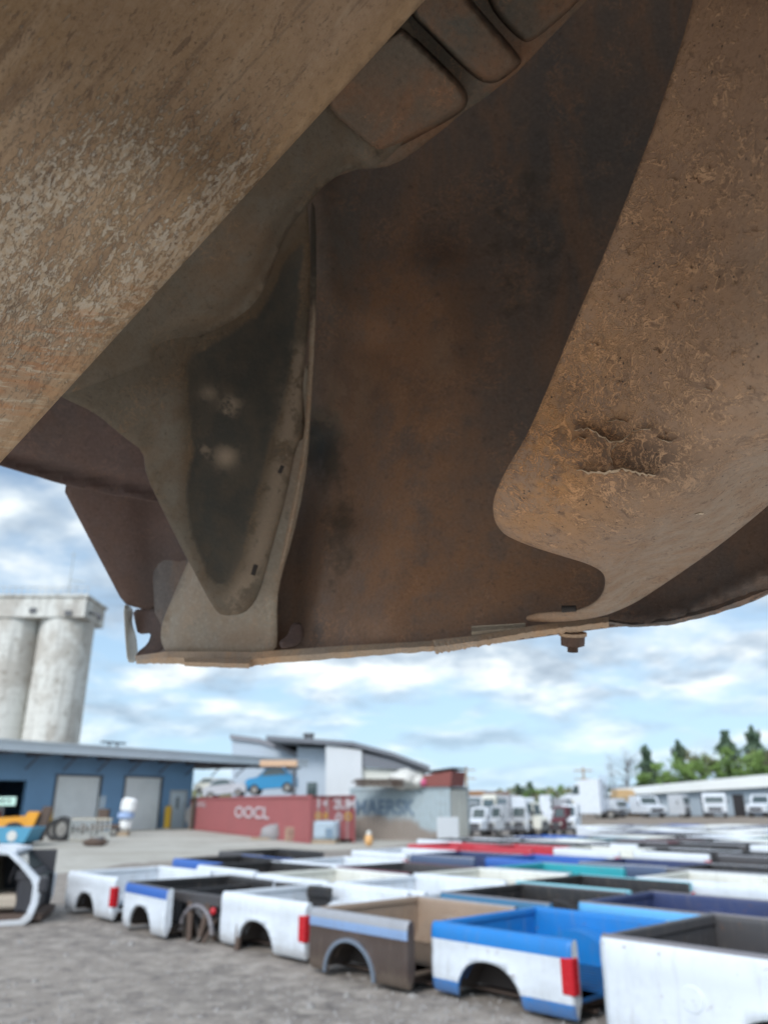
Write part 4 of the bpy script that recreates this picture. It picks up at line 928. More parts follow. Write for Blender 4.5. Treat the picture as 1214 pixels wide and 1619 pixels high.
for px, lb in ((62, 'yellow bollard left of the left roller door beside the red drum'), (252, 'yellow bollard between the right roller door and the white door')):
    v = W2(on_wall(px, 1310)[0], .8); t = empty('bollard', v, lb, 'bollard', 'yellow bollards at the roller doors', rzW)
    mb = MB(); mb.tube((0, 0, 0), (0, 0, 1.5), .26, None, 14); mb.ball((0, 0, 1.5), (.26, .26, .12)); mb.build('post', M_yel, t)
    mb = MB(); mb.cham((-.4, -.4, 0), (.4, .4, .08), .02); mb.build('base', M_conc, t)
# things in front of the shop
def wheel(mb_t, c, r, w, rz, parent, tag=True):
    d = Vector((math.sin(rz), math.cos(rz), 0)); c = Vector(c)
    m = MB(); n = 20; prof = [(-w / 2, r * .62), (-w / 2, r * .94), (-w * .36, r), (w * .36, r), (w / 2, r * .94), (w / 2, r * .62)]; u = Vector((math.cos(rz), -math.sin(rz), 0)); vs = []
    for i in range(n):
        a = 2 * math.pi * i / n; e = u * math.cos(a) + Vector((0, 0, math.sin(a)))
        for (y, q_) in prof: vs.append(c + d * y + e * q_)
    K = len(prof); m.add(vs, [(i * K + j, i * K + (j + 1) % K, ((i + 1) % n) * K + (j + 1) % K, ((i + 1) % n) * K + j) for i in range(n) for j in range(K)], 0, True); w_ = m.build('wheel', plain('tyre_rubber', (.03, .03, .03), .85), parent)
    m = MB(); m.tube(c - d * w * .3, c + d * w * .3, r * .62, None, 16); m.tube(c - d * w * .42, c + d * w * .42, r * .2, None, 10); m.build('rim', plain('rim_steel', (.30, .28, .25), .4, .6), w_)
    return w_
# row of wheels with axle and grilles
v = gp(118, 1330); s_ = v.y / 1140
t = empty('axle_with_wheels', v, 'greasy axle with two dark wheels standing on the concrete before the left roller door', 'axle')
t.scale = (0.62,) * 3
wheel(None, (-1.1, 0, .95), .95, .5, R(20), t); wheel(None, (-2.0, .9, .85), .85, .5, R(20), t)
mb = MB(); mb.tube((-2.2, .9, .9), (1.8, 1.3, .9), .16); mb.ball((.2, 1.1, .9), .38); mb.build('axle_tube', M_rustf, t)
t = empty('grille_rack', gp(140, 1332), 'pale slatted metal rack of grilles leaning on the axle', 'rack')
t.scale = (0.5,) * 3
mb = MB(); mb.box((0, .3, 2.15), (4.0, .5, .16)); mb.box((0, .3, .2), (3.8, .5, .14)); mb.build('frame', plain('pallet_tan', (.42, .38, .30), .8), t)
for i in range(9):
    mb = MB(); mb.box((-1.9 + i * .475, .05, 1.15), (.17, .12, 1.9)); mb.build('slat', plain('galv', (.38, .40, .38), .5, .3), t)
t = empty('engine_block', gp(150, 1338), 'small dark lump of machinery on the ground in front of the slatted rack', 'machine part'); mb = MB(); mb.ball((0, 0, .35), (1.3, .5, .4), bump=.5, seed=4); mb.build('casing', M_rustf, t); mb = MB(); mb.tube((-.8, 0, .5), (.8, 0, .75), .18); mb.build('shaft', M_dgrey, t)
t.scale = (0.45,) * 3
v = gp(196, 1322); t = empty('bulk_bag', v, 'bulging white bulk bag with blue band hanging in front of the right roller door', 'bulk bag')
t.scale = (0.5,) * 3
mb = MB(); mb.cham((-.85, -.7, 2.5), (.85, .7, 4.2), .35); mb.cham((-.7, -.6, .55), (.65, .6, 2.05), .4); b_ = mb.build('bag', plain('bag_white', (.72, .72, .70), .8), t); b_.rotation_euler = (0, .07, 0)
mb = MB(); mb.tube((0, 0, 2.0), (0, 0, 2.6), .95, .9, 16); mb.build('band', plain('bag_blue', (.30, .40, .60), .7), t); mb = MB(); mb.box((-.1, 0, .25), (1.3, 1, .5)); mb.build('pallet', M_timber, t)
v = gp(166, 1322); t = empty('gas_cylinder_cart', v, 'dark cart of parts with thin upright pipes beside the white bulk bag', 'cart')
t.scale = (0.48,) * 3
mb = MB(); mb.box((0, 0, 1.1), (3.6, 1.0, .5)); mb.box((-.4, 0, 2.3), (1.2, .8, 1.6)); mb.build('body', M_rustf, t)
mb = MB(); 
for q_ in (-1.2, -.9, -.6): mb.tube((q_, 0, 1.2), (q_ + .1, 0, 4.6), .06)
mb.build('pipes', plain('galv', (.4, .4, .4)), t)
for q_ in (-1.2, 1.2): wheel(None, (q_, -.5, .5), .5, .25, 0, t)
v = gp(59, 1322); t = empty('red_drum', v, 'red rounded drum on the ground left of the yellow bollard', 'drum'); mb = MB(); mb.tube((0, 0, .2), (0, 0, 1.8), .85, None, 16); mb.ball((0, 0, 1.8), (.85, .85, .3)); mb.build('shell', plain('drum_red', (.5, .05, .06), .5), t); mb = MB(); mb.box((0, 0, .1), (1.7, 1.5, .2)); mb.build('stand', M_dgrey, t)
t.scale = (0.45,) * 3
# red truck standing in the open bay
v = W2(on_wall(2, 1300)[0], -2.2); t = empty('red_truck', v, 'red truck parked inside the open bay with a pale green licence plate', 'truck', None, rzW + R(8))
k = plain('truck_red', (.42, .025, .02), .4, 0, .3)
mb = MB(); mb.cham((-2.6, 0, .8), (1.6, 4, 2.2), .12); mb.cham((-2.4, .8, 2.2), (1.4, 4, 4.2), .2); mb.build('body', k, t)
mb = MB(); mb.cham((-2.1, .74, 2.5), (1.1, .82, 3.7), .03); mb.build('windshield', M_glass, t)
mb = MB(); mb.cham((-2.0, -.06, 1.1), (1.0, .02, 1.9), .03); mb.build('grille', M_dgrey, t); mb = MB(); mb.cham((-2.7, -.3, .6), (1.7, -.02, .95), .04); mb.build('bumper', M_dgrey, t)
for q_ in (-2.2, 1.25): mb = MB(); mb.tube((q_, -.08, 1.5), (q_, .02, 1.5), .2, None, 12); mb.build('headlight', M_wpaint, t)
for q_ in (-2.2, 1.2): wheel(None, (q_, .6, .55), .55, .35, 0, t)
pz_ = at_y(12, 1267, (A + dW * 3).y)
t = empty('number_board', gp(6, 1330), 'pale green number board reading 4919 on a post before the open bay', 'sign'); b0 = t.location
bc_ = at_y(7, 1267, b0.y) - b0; mb = MB(); mb.cham((bc_.x - .62, -.03, bc_.z - .21), (bc_.x + .62, .03, bc_.z + .21), .02); bo_ = mb.build('board', plain('plate_green', (.50, .72, .62), .5), t)
text('4919', .34, M_gdark, 'number', bo_, (bc_.x + .05, -.035, bc_.z), (R(90), 0, 0)); mb = MB(); mb.tube((bc_.x, .06, 0), (bc_.x, .06, bc_.z), .05); mb.build('post', M_dgrey, t)
# yellow machine and blue bin at the left edge
v = gp(30, 1336); t = empty('yellow_loader', v, 'orange yellow loader arm parked left of the red drum behind the blue bin', 'loader', None, R(6)); ky = plain('machine_yellow', (.72, .30, .015), .45, 0, .35)
z_ = lambda y: at_y(20, y, v.y).z
mb = MB(); mb.prism([(-3.0, z_(1305)), (-1.0, z_(1308)), (.6, z_(1306)), (.8, z_(1284)), (.3, z_(1283)), (.2, z_(1290)), (-1.2, z_(1293)), (-2.9, z_(1300))], -.3, .5); mb.build('boom', ky, t)
mb = MB(); mb.prism([(.3, z_(1330)), (1.0, z_(1330)), (1.3, z_(1275)), (.9, z_(1275))], -.1, .2); mb.build('mast', M_rustf, t)
mb = MB(); mb.cham((-3, -.3, .5), (.3, 1.2, z_(1309)), .1); mb.build('chassis', M_rustf, t)
for q_ in (-2.2, -.2): wheel(None, (q_, -.4, .5), .5, .4, 0, t)
v = gp(8, 1339); t = empty('blue_bin', v, 'steel blue rounded bin with a white disc at the left picture edge', 'bin'); zt_ = at_y(8, 1308, v.y).z
mb = MB(); mb.prism([(-1.9, .15), (.8, .15), (1.1, zt_), (-2.0, zt_)], 0, 1.5); mb.build('body', plain('bin_blue', (.06, .25, .38), .45, 0, .3), t, bevel=.08); mb = MB(); mb.tube((.25, -.04, zt_ * .55), (.25, .02, zt_ * .55), .22, None, 16); mb.build('disc', M_wpaint, t)
mb = MB(); 
for q_ in (-1.4, .5): mb = MB(); mb.tube((q_, .1, .15), (q_, 1.4, .15), .15, None, 10); mb.build('caster', M_dgrey, t)

# ================================================================ containers
def container(name_label, a_px, b_px, ztop_px, W, col, mats_end, side_px_at_end=None):
    a = Vector(a_px) if len(a_px) == 3 else gp(*a_px); b = Vector(b_px) if len(b_px) == 3 else gp(*b_px); d = Vector((b.x - a.x, b.y - a.y, 0)); L = d.length; rz = math.atan2(d.y, d.x); h = ztop_px if ztop_px < 10 else at_y(b_px[0], ztop_px, b.y).z
    t = empty('shipping_container', a, name_label, 'container', None, rz); n = int(L / .28); pr = []
    for i in range(n): x0 = .12 + (L - .24) * i / n; w = (L - .24) / n; pr += [(x0, .03), (x0 + w * .35, .03), (x0 + w * .5, .09), (x0 + w * .85, .09)]
    pr2 = pr + [(L - .12, .03), (L - .12, .14), (.12, .14)]
    mb = MB(); mb.prism(pr2, .15, h - .14, axis='Z'); mb.build('side_wall', col, t)
    mb = MB(); mb.prism([(x, W - y) for x, y in pr2], .15, h - .14, axis='Z'); mb.build('side_wall', col, t)
    mb = MB()
    for y in (0.06, W - .06): mb.box((L / 2, y, .075), (L - .24, .12, .15)); mb.box((L / 2, y, h - .07), (L - .24, .12, .14))
    for x in (.06, L - .06):
        for y in (.06, W - .06): mb.box((x, y, h / 2), (.12, .12, h))
    mb.build('corner_frame', col, t); mb = MB(); mb.box((L / 2, W / 2, h - .05), (L - .24, W - .24, .05)); mb.build('roof', col, t)
    mb = MB(); mb.box((.05, W / 2, h / 2), (.06, W - .24, h - .2)); mb.build('end_wall', col, t)
    for i in (0, 1):
        y0 = .13 + i * (W - .26) / 2; y1 = y0 + (W - .26) / 2 - .02; mb = MB(); mb.cham((L - .10, y0, .16), (L - .04, y1, h - .15), .01); dd = mb.build('door', mats_end, t)
        for q_ in (.3, .75):
            mb = MB(); yy = y0 + (y1 - y0) * q_; mb.tube((L - .02, yy, .1), (L - .02, yy, h - .1), .025, None, 6); mb.build('lock_rod', plain('lock_rod', (.42, .40, .38), .5, .4), dd)
    return t, L, h, rz
M_cred = plain('container_red', (.30, .085, .085), .55, 0, .28, .8); 
k = Mt('container_grey'); g_ = k.noise(.7, 6, .6); zs = k.n('ShaderNodeSeparateXYZ'); k.l(k.tc.outputs['Object'], zs.inputs[0])
lowd = k.step(k.math('SUBTRACT', k.math('ADD', zs.outputs[2], k.math('MULTIPLY', g_, 1.1)), k.step(zs.outputs[0], 5.5, 3.2, 0, .75)), 1.15, .75)
c = k.mix(k.step(k.noise(3, 6, .6), .45, .7, 0, .4), (.33, .39, .41), (.24, .25, .24)); c = k.mix(k.math('MULTIPLY', lowd, .9), c, (.235, .190, .155)); M_cgrey = k.done(c, .7)
M_cream = plain('container_cream', (.62, .61, .53), .6, 0, .4, 1.5)
M_mark = plain('marking_white', (.56, .50, .51), .6); M_marky = plain('marking_yellow', (.60, .36, .05), .6); M_markd = plain('marking_slate', (.14, .20, .26), .6)
t, L, h, rz = container('long red shipping container with faded white letters beside the blue workshop', (298, 1311), (488, 1334), 1257, 2.44, M_cred, M_cred)
def wtext(t, L, h, body, u, v, size, mat, sx=1.0): return text(body, size, mat, 'lettering', t, (L * u, -.012, h * v), (R(90), 0, 0), .004, sx)
def ux(px, a_px, b_px):      # fraction along a container side for a pixel column
    a = Vector(a_px) if len(a_px) == 3 else gp(*a_px); b = Vector(b_px) if len(b_px) == 3 else gp(*b_px); r = ray(px, 1300); M_ = np.array([[r.x, -(b.x - a.x)], [r.y, -(b.y - a.y)]]); s = np.linalg.solve(M_, np.array([a.x, a.y])); return s[1]
ra, rb = (298, 1311), (488, 1334)
wtext(t, L, h, 'OOCL', ux(396, ra, rb), .58, h * .40, M_mark, 2.6); wtext(t, L, h, 'OOCL', ux(316, ra, rb), .78, h * .20, M_mark, 2.2)
ed = lambda body, y, z, s, m: text(body, s, m, 'lettering', t, (L + .003, y, h * z), (R(90), 0, R(90)), .004)
ed('2 4', .62, .82, .42, M_mark); ed('O 0', .62, .56, .42, M_marky); ed('2UM', 1.85, .80, .62, M_mark); ed('O', 1.55, .52, .5, M_mark); ed('O', 2.05, .54, .5, M_marky)
gb = (3.35, 42.0, 0.0); ga = (3.35 - 6.06 * math.cos(R(30)), 42.0 + 6.06 * .5, 0.0)
t2, L2, h2, rz2 = container('weathered grey shipping container with dark MAERSK lettering and cream doors', ga, gb, 2.62, 2.44, M_cgrey, M_cream)
wtext(t2, L2, h2, 'MAERSK', .36, .60, h2 * .40, M_markd, .95)
# dirt-splashed lower half of the grey container is a heap of soil lying against it
k = Mt('soil_heap'); g2 = k.noise(1.2, 7, .65); M_soil = k.done(k.mix(k.step(g2, .4, .65), (.19, .15, .12), (.26, .215, .175)), .95, 0, .1, k.bump(g2, .5, .1))
def heap(name, lab, base_px, top_py, wpx, mat, cat, seed=1, depth=1.5, kind=None):
    v = gp(*base_px); s = (v.y / cp) / F; zt = at_y(base_px[0], top_py, v.y).z; rr = random.Random(seed); mb = MB(); nx, ny = 30, 12; vs = []
    w = wpx * s
    for j in range(ny + 1):
        for i in range(nx + 1):
            u = i / nx * 2 - 1; q_ = j / ny * 2 - 1; z = zt * max(0, (1 - abs(u) ** 1.8)) * max(0, 1 - q_ * q_) * (1 + .35 * mnoise.noise(Vector((u * 3, q_ * 2, seed))))
            vs.append((u * w / 2, (q_ + 1) * depth, z - .02))
    mb.add(vs, [(j * (nx + 1) + i, j * (nx + 1) + i + 1, (j + 1) * (nx + 1) + i + 1, (j + 1) * (nx + 1) + i) for j in range(ny) for i in range(nx)], 0, True)
    o = mb.build(name, mat, None, v); return setp(o, lab, cat)
# things standing before the red container
def crate(px0, px1, pyb, pyt, lab, mat, name='crate', cat='crate', dep=1.2, slats=5, group=None):
    v = gp((px0 + px1) / 2, pyb); s = (at_y(px1, pyb, v.y).x - at_y(px0, pyb, v.y).x); h = at_y(px0, pyt, v.y).z; t = empty(name, v, lab, cat, group, R(-18))
    mb = MB()
    for i in range(slats): z0 = h * i / slats; mb.cham((-s / 2, -.03, z0 + .04), (s / 2, .03, z0 + h / slats - .02), .01); mb.cham((-s / 2, dep - .03, z0 + .04), (s / 2, dep + .03, z0 + h / slats - .02), .01)
    for x in (-s / 2 + .03, s / 2 - .03):
        for i in range(slats): z0 = h * i / slats; mb.cham((x - .02, .04, z0 + .04), (x + .02, dep - .04, z0 + h / slats - .02), .008)
    mb.build('side_boards', mat, t)
    mb = MB()
    for x in (-s / 2 + .1, 0, s / 2 - .1): mb.box((x, -.05, h / 2), (.09, .03, h))
    mb.build('battens', M_timber, t); mb = MB(); mb.box((0, dep / 2, h - .03), (s - .1, dep - .1, .04)); mb.build('lid', mat, t); return t
M_ply = plain('crate_tan', (.50, .34, .17), .8, 0, .3); M_ply2 = plain('crate_faded', (.40, .27, .20), .8, 0, .4)
crate(363, 400, 1318, 1296, 'bright tan wooden crate in front of the red container', M_ply)
crate(449, 486, 1331, 1308, 'faded pinkish tan crate left of the pale blue liquid tank', M_ply2)
crate(336, 378, 1312, 1276, 'tall dark rust red steel crate against the red container', plain('rust_red', (.17, .04, .035), .7), 'steel_crate', 'steel crate', 1.5, 7)
v = gp(318, 1312); t = empty('grey_drum', v, 'dark grey drum lying before the left end of the red container', 'drum'); mb = MB(); mb.tube((-.3, 0, .95), (-.1, 1.6, .95), .95, None, 20); mb.build('shell', plain('drum_grey', (.13, .13, .13), .6), t); mb = MB(); mb.box((-.2, .5, .1), (1.6, .5, .2)); mb.build('chock', M_timber, t)
v = gp(432, 1328); t = empty('covered_machine', v, 'low grey tarpaulin covered lump between the tan crate and the faded crate', 'covered machine'); mb = MB(); mb.ball((-.1, .5, .4), (1.15, .7, .85), bump=.35, seed=8); mb.build('tarpaulin', plain('tarp_grey', (.26, .25, .25), .7), t); mb = MB(); mb.box((-.8, .4, .1), (2.3, .9, .18)); mb.build('pallet', M_timber, t)
t.scale = (0.6,) * 3
v = gp(510, 1334); hh = at_y(510, 1298, v.y).z; ww = at_y(531, 1334, v.y).x - at_y(490, 1334, v.y).x; t = empty('liquid_tank', v, 'pale blue liquid tank in a wire cage before the red container', 'tank', None, R(-12))
mb = MB(); mb.cham((-ww / 2 + .03, .03, .16), (ww / 2 - .03, 1.0, hh), .12); mb.build('bottle', plain('tank_plastic', (.45, .56, .66), .4, 0, .2), t)
mb = MB()
for i in range(8): x = -ww / 2 + ww * i / 7; mb.tube((x, 0, .15), (x, 0, hh), .015, None, 5)
for i in range(5): z = .2 + (hh - .2) * i / 4; mb.tube((-ww / 2, 0, z), (ww / 2, 0, z), .015, None, 5)
mb.build('cage', plain('galv', (.4, .4, .4)), t); mb = MB(); mb.box((0, .5, .08), (ww, 1, .15)); mb.build('pallet', M_timber, t)
mb = MB(); mb.cham((ww * .12, -.03, hh * .25), (ww * .38, -.01, hh * .68), .005); mb.build('label_plate', plain('label_dark', (.14, .20, .26), .6), t)
# small orange ball-like buoy at the container corner
v = gp(583, 1338); t = empty('gas_bottle', v, 'small orange gas bottle with a white cap before the grey container', 'gas bottle'); mb = MB(); mb.ball((0, 0, .26), (.20, .20, .27)); mb.build('bottle', plain('bottle_orange', (.62, .35, .14), .5), t); mb = MB(); mb.ball((0, 0, .52), (.13, .13, .14)); mb.build('cap', M_wpaint, t)

# cars stacked on a rack behind the red container
def car(v, col, L, H, lab, rz=0.0, tilt=0.0, zb=0.0, W=1.6):
    t = empty('car', (v[0], v[1], zb), lab, 'car', None, rz); t.rotation_euler = (0, tilt, rz)
    pr = [(-.5, .18), (-.5, .52), (-.44, .60), (-.22, .66), (-.10, .94), (.02, 1.0), (.22, .99), (.38, .66), (.48, .60), (.5, .45), (.5, .18)]
    mb = MB(); mb.prism([(x * L, z * H) for x, z in pr], 0, W); mb.build('body', col, t, bevel=.06)
    mb = MB(); pr = [(-.18, .67), (-.085, .90), (.02, .94), (.20, .93), (.33, .67)]; mb.prism([(x * L, z * H) for x, z in pr], -.015, W + .015); mb.build('window', M_glass, t)
    for x in (-.32, .32):
        for y in (.05, W - .05): wheel(None, (x * L, y, .16 * H + .02), .20 * H, .2, 0, t)
    mb = MB(); mb.tube((-.505 * L, .25, .5 * H), (-.49 * L, .25, .5 * H), .1); mb.build('headlight', M_wpaint, t); return t
vv = gp(430, 1316); zc = at_y(430, 1254, vv.y + 4).z; Lc = at_y(478, 1254, vv.y + 4).x - at_y(388, 1254, vv.y + 4).x
ct = at_y(428, 1254, vv.y + 4); Hc = at_y(428, 1212, vv.y + 4).z - zc
car((ct.x, ct.y), paint('steel'), Lc * .9, Hc * 1.0, 'blue car raised on stacked cars behind the red container', R(0), R(-4), zc, 1.7)
_plain['paint_bright'] = plain('car_blue', (.02, .22, .42), .3)
for ch in C.objects:
    if ch.name.startswith('body') and ch.parent and ch.parent.get('label', '').startswith('blue car raised'): ch.data.materials[0] = _plain['paint_bright']
ct2 = at_y(362, 1254, vv.y + 5); car((ct2.x, ct2.y), paint('silver'), Lc * .75, Hc * .72, 'pale silver car nose to nose with the raised blue car', R(180), R(6), ct2.z - .3, 1.6)
ct3 = at_y(343, 1254, vv.y + 8); car((ct3.x, ct3.y), M_cream, Lc * .6, Hc * .6, 'cream car half hidden left of the pale silver car', R(170), 0, ct3.z, 1.6)
# rack carrying them
rk = empty('storage_rack', (ct2.x, ct2.y - .2, 0), 'steel rack behind the red container holding the raised cars', 'rack'); mb = MB(); xw = ct.x - ct2.x
for x in (-2.5, xw * .5, xw + 3.2):
    for y in (.0, 5.0): mb.box((x, y, (zc - .3) / 2), (.2, .2, zc - .3))
mb.build('uprights', M_rustf, rk); mb = MB()
for y in (0, 5.0): mb.box((xw * .5 + .3, y, zc - .42), (xw + 6, .2, .22))
mb.box((xw * .5 + .3, 2.5, zc - .28), (xw + 6, 5.0, .06)); mb.build('beams', M_rustf, rk)
tb = empty('timber_beam', at_y(411, 1207, vv.y + 3.4), 'pale orange timber beam lying on the roof edge above the raised blue car', 'beam'); x1 = at_y(470, 1207, vv.y + 3.4).x - tb.location.x; mb = MB(); mb.cham((0, 0, -.22), (x1, .4, .22), .03); mb.build('plank', plain('beam_orange', (.58, .38, .24), .7), tb); mb = MB(); mb.box((x1 - .2, .2, -tb.location.z / 2 - .15), (.2, .2, tb.location.z - .2)); mb.build('post', M_dgrey, tb)

# ================================================================ white factory behind
M_fac = plain('factory_blue_white', (.40, .46, .52), .6, 0, .18, .3); M_facw = plain('factory_white', (.56, .58, .59), .6, 0, .15, .3); M_froof = plain('factory_dark_roof', (.15, .16, .18), .6, 0, .2, .3); M_faccr = plain('factory_cream', (.58, .58, .52), .6, 0, .2, .4)
FY = 82.0
fac = empty('factory', at_y(520, 1290, FY) * Vector((1, 1, 0)) if False else Vector((at_y(520, 1270, FY).x, FY, 0)), 'white factory with a curved gable and a dark low roof behind the containers', 'factory')
fo = fac.location
def fp(px, py, dy=0.0): v = at_y(px, py, FY + dy); return (v.x - fo.x, v.z)
mb = MB(); mb.prism([fp(367, 1300, 6), fp(367, 1162, 6), fp(410, 1168, 6), fp(440, 1178, 6), fp(478, 1196, 6), fp(478, 1300, 6)], 6, 22); mb.build('gable_wall', M_fac, fac)
mb = MB(); tp = [fp(364, 1161, 5.8), fp(410, 1167, 5.8), fp(442, 1177, 5.8), fp(482, 1196, 5.8)]; mb.prism(tp + [(x, z - .5) for x, z in reversed(tp)], 5.7, 22.5); mb.build('gable_trim', plain('factory_trim', (.22, .22, .24), .6), fac)
mb = MB(); mb.prism([fp(470, 1300, 2), fp(470, 1181, 2), fp(515, 1183, 2), fp(515, 1300, 2)], 2, 18); mb.build('block', M_fac, fac)
mb = MB(); mb.prism([fp(515, 1300), fp(515, 1178), fp(572, 1186), fp(572, 1300)], 0, 18); mb.build('block', M_facw, fac)
mb = MB(); mb.prism([fp(572, 1300, .6), fp(572, 1214, .6), fp(668, 1218, .6), fp(668, 1300, .6)], .6, 16); mb.build('wing_wall', M_faccr, fac)
tp = [fp(430, 1168, 4), fp(560, 1177, 4), fp(620, 1193, 4), fp(676, 1214, 4)]
mb = MB(); mb.prism(tp + [(x, z - .45) for x, z in reversed(tp)], -.3, 19); mb.build('roof', M_froof, fac)
mb = MB(); mb.prism([fp(573, 1190, .3), fp(620, 1200, .3), fp(668, 1219, .3), fp(573, 1213, .3)], .2, .58); mb.build('roof_end', M_froof, fac)
mb = MB(); a_ = fp(485, 1255, 1.9); mb.cham((a_[0], 1.85, a_[1] - .5), (a_[0] + 1.0, 1.97, a_[1] + 1.1), .03); mb.build('window', M_glass, fac)
for px in (484, 492):
    mb = MB(); a_ = fp(px, 1172, 8); mb.tube((a_[0], 8, a_[1] - 1), (a_[0], 8, a_[1] + .6), .25); mb.ball((a_[0], 8, a_[1] + .7), (.4, .4, .22)); mb.build('roof_vent', M_dgrey, fac)
# bundles and rusty box on top of the grey container
z2 = h2
def on_top(px, dy): v = at_y(px, 1250, gb[1] + dy); return Vector((v.x, v.y, 0))
v = on_top(640, .9); t = empty('white_bundle', (v.x, v.y, z2), 'lumpy white bundle heaped on top of the grey lettered container', 'bundle'); mb = MB(); mb.ball((0, 0, .35), (.8, .6, .5), bump=.5, seed=3); mb.ball((.6, 0, .25), (.55, .5, .4), bump=.5, seed=6); mb.build('sacks', M_wpaint, t); mb = MB(); mb.ball((.95, -.3, .2), (.2, .2, .2)); mb.build('pink_sack', plain('pink', (.55, .10, .20), .7), t)
v = on_top(598, .9); t = empty('steel_sheet_stack', (v.x, v.y, z2 - .02), 'long brown stack of steel sheets on the grey lettered container', 'steel stack'); mb = MB()
for i in range(4): mb.box((rng.uniform(-.1, .1), 0, .06 + i * .1), (2.6 + rng.uniform(-.3, .3), 1.4, .06))
mb.build('sheets', M_rustf, t); mb = MB(); mb.box((-.8, 0, .02), (.1, 1.3, .04)); mb.build('spacer', M_timber, t)
v = on_top(702, .9); t = empty('rusty_tub', (v.x, v.y, z2), 'rust red steel tub at the right end on top of the grey container', 'tub', None, rz2); mb = MB(); mb.prism([(-.8, 0), (.75, 0), (.85, .75), (-.8, .55)], -.8, .9); mb.build('body', plain('tub_red', (.20, .06, .05), .75), t, bevel=.04); mb = MB(); mb.box((0, .05, .80), (1.9, 1.9, .06), ry=-.10); mb.build('lid', M_dgrey, t)
v = gp(703, 1334); t = empty('white_board', v, 'tall white board leaning at the doors of the grey container', 'board', None, R(20)); zt_ = at_y(710, 1292, v.y).z; mb = MB(); mb.cham((-.45, -.25, .05), (.65, -.15, zt_), .02); mb.build('panel', M_facw, t); mb = MB(); mb.box((.1, -.1, zt_ * .5), (.1, .1, zt_)); mb.build('brace', M_timber, t)

# ================================================================ grain silos
SY = 118.0
def at_s(px, py): return at_y(px, py, SY)
sil = empty('grain_silos', (at_s(70, 1100).x, SY, 0), 'tall stained concrete grain silos with a flat head house behind the blue workshop', 'silo'); so_ = sil.location
k = Mt('stained_concrete'); g1 = k.noise(.16, 7, .7, .4, k.vec('Object', scale=(1, 1, .6))); g2 = k.noise(.9, 8, .7); g3 = k.noise(.5, 6, .7, 0, k.vec('Object', scale=(2.2, 2.2, .12)))
c = k.mix(k.step(g1, .46, .56), (.60, .59, .54), (.44, .41, .36)); c = k.mix(k.step(g3, .50, .64, 0, .55), c, (.30, .28, .25)); c = k.mix(k.step(g2, .56, .66, 0, .7), c, (.24, .21, .17))
zz = k.n('ShaderNodeSeparateXYZ'); k.l(k.tc.outputs['Object'], zz.inputs[0]); ban = k.math('FRACT', k.math('MULTIPLY', zz.outputs[2], .5)); c = k.mix(k.step(ban, .93, .97, 0, .35), c, (.3, .28, .25))
M_silo = k.done(c, .9, 0, .2, k.bump(g2, .4, .1))
ztop = at_s(60, 985).z; rS = (at_s(147, 1000).x - at_s(66, 1000).x) / 2
for i, px in enumerate((106, 26, -54)):
    x = at_s(px, 1000).x - so_.x; mb = MB(); n = 40; vs = []
    hs = [0] + [ztop * q_ for q_ in np.linspace(.1, 1, 14)]
    for z in hs:
        for j in range(n): a = 2 * math.pi * j / n; vs.append((x + rS * math.cos(a), rS * math.sin(a), z))
    mb.add(vs, [(q_ * n + j, q_ * n + (j + 1) % n, (q_ + 1) * n + (j + 1) % n, (q_ + 1) * n + j) for q_ in range(len(hs) - 1) for j in range(n)], 0, True); mb.build('silo_tube', M_silo, sil)
mb = MB(); x1 = at_s(150, 975).x - so_.x; x0 = at_s(-120, 975).x - so_.x; mb.box(((x0 + x1) / 2, 0, ztop + 1.55), (x1 - x0, rS * 2.1, 3.1)); mb.build('head_house', M_silo, sil)
mb = MB(); mb.box(((x0 + x1) / 2, 0, ztop + 3.28), (x1 - x0 + .6, rS * 2.1 + .6, .35)); 
for q_ in np.linspace(x0, x1, 30): mb.tube((q_, -rS, ztop + 3.6), (q_, -rS, ztop + 4.7), .05, None, 5)
mb.tube((x0, -rS, ztop + 4.7), (x1, -rS, ztop + 4.7), .05, None, 5); mb.build('roof_railing', M_silo, sil)
mb = MB(); mb.tube((x1 - .2, -rS * .6, ztop + 1.2), (x1 + 1.6, -rS * .6, ztop + .6), .22); mb.ball((x1 + 1.6, -rS * .6, ztop + .4), (.35, .35, .6)); mb.build('outrigger_lamp', M_dgrey, sil)
for q_, zz_ in ((-13, 1.0), (-4, .6)): mb = MB(); mb.box((x1 + q_ * .6, -rS * 1.08, ztop + zz_), (1.0, .3, .7)); mb.build('vent_box', M_dgrey, sil)
ant = empty('antenna', (at_y(105, 960, SY + 3).x, SY + 3, ztop + 3.7), 'thin antenna mast with a side arm on top of the grain silos', 'antenna'); hA = at_y(105, 872, SY + 3).z - (ztop + 3.7)
mb = MB(); mb.tube((0, 0, 0), (0, 0, hA), .12, .06, 6); mb.build('mast', plain('galv', (.4, .4, .4)), ant); mb = MB(); mb.tube((0, 0, hA * .45), (2.4, 0, hA * .42), .07, None, 5); mb.tube((-.5, 0, hA * .93), (.5, 0, hA * .93), .06, None, 5); mb.build('cross_arm', plain('galv', (.4, .4, .4)), ant)

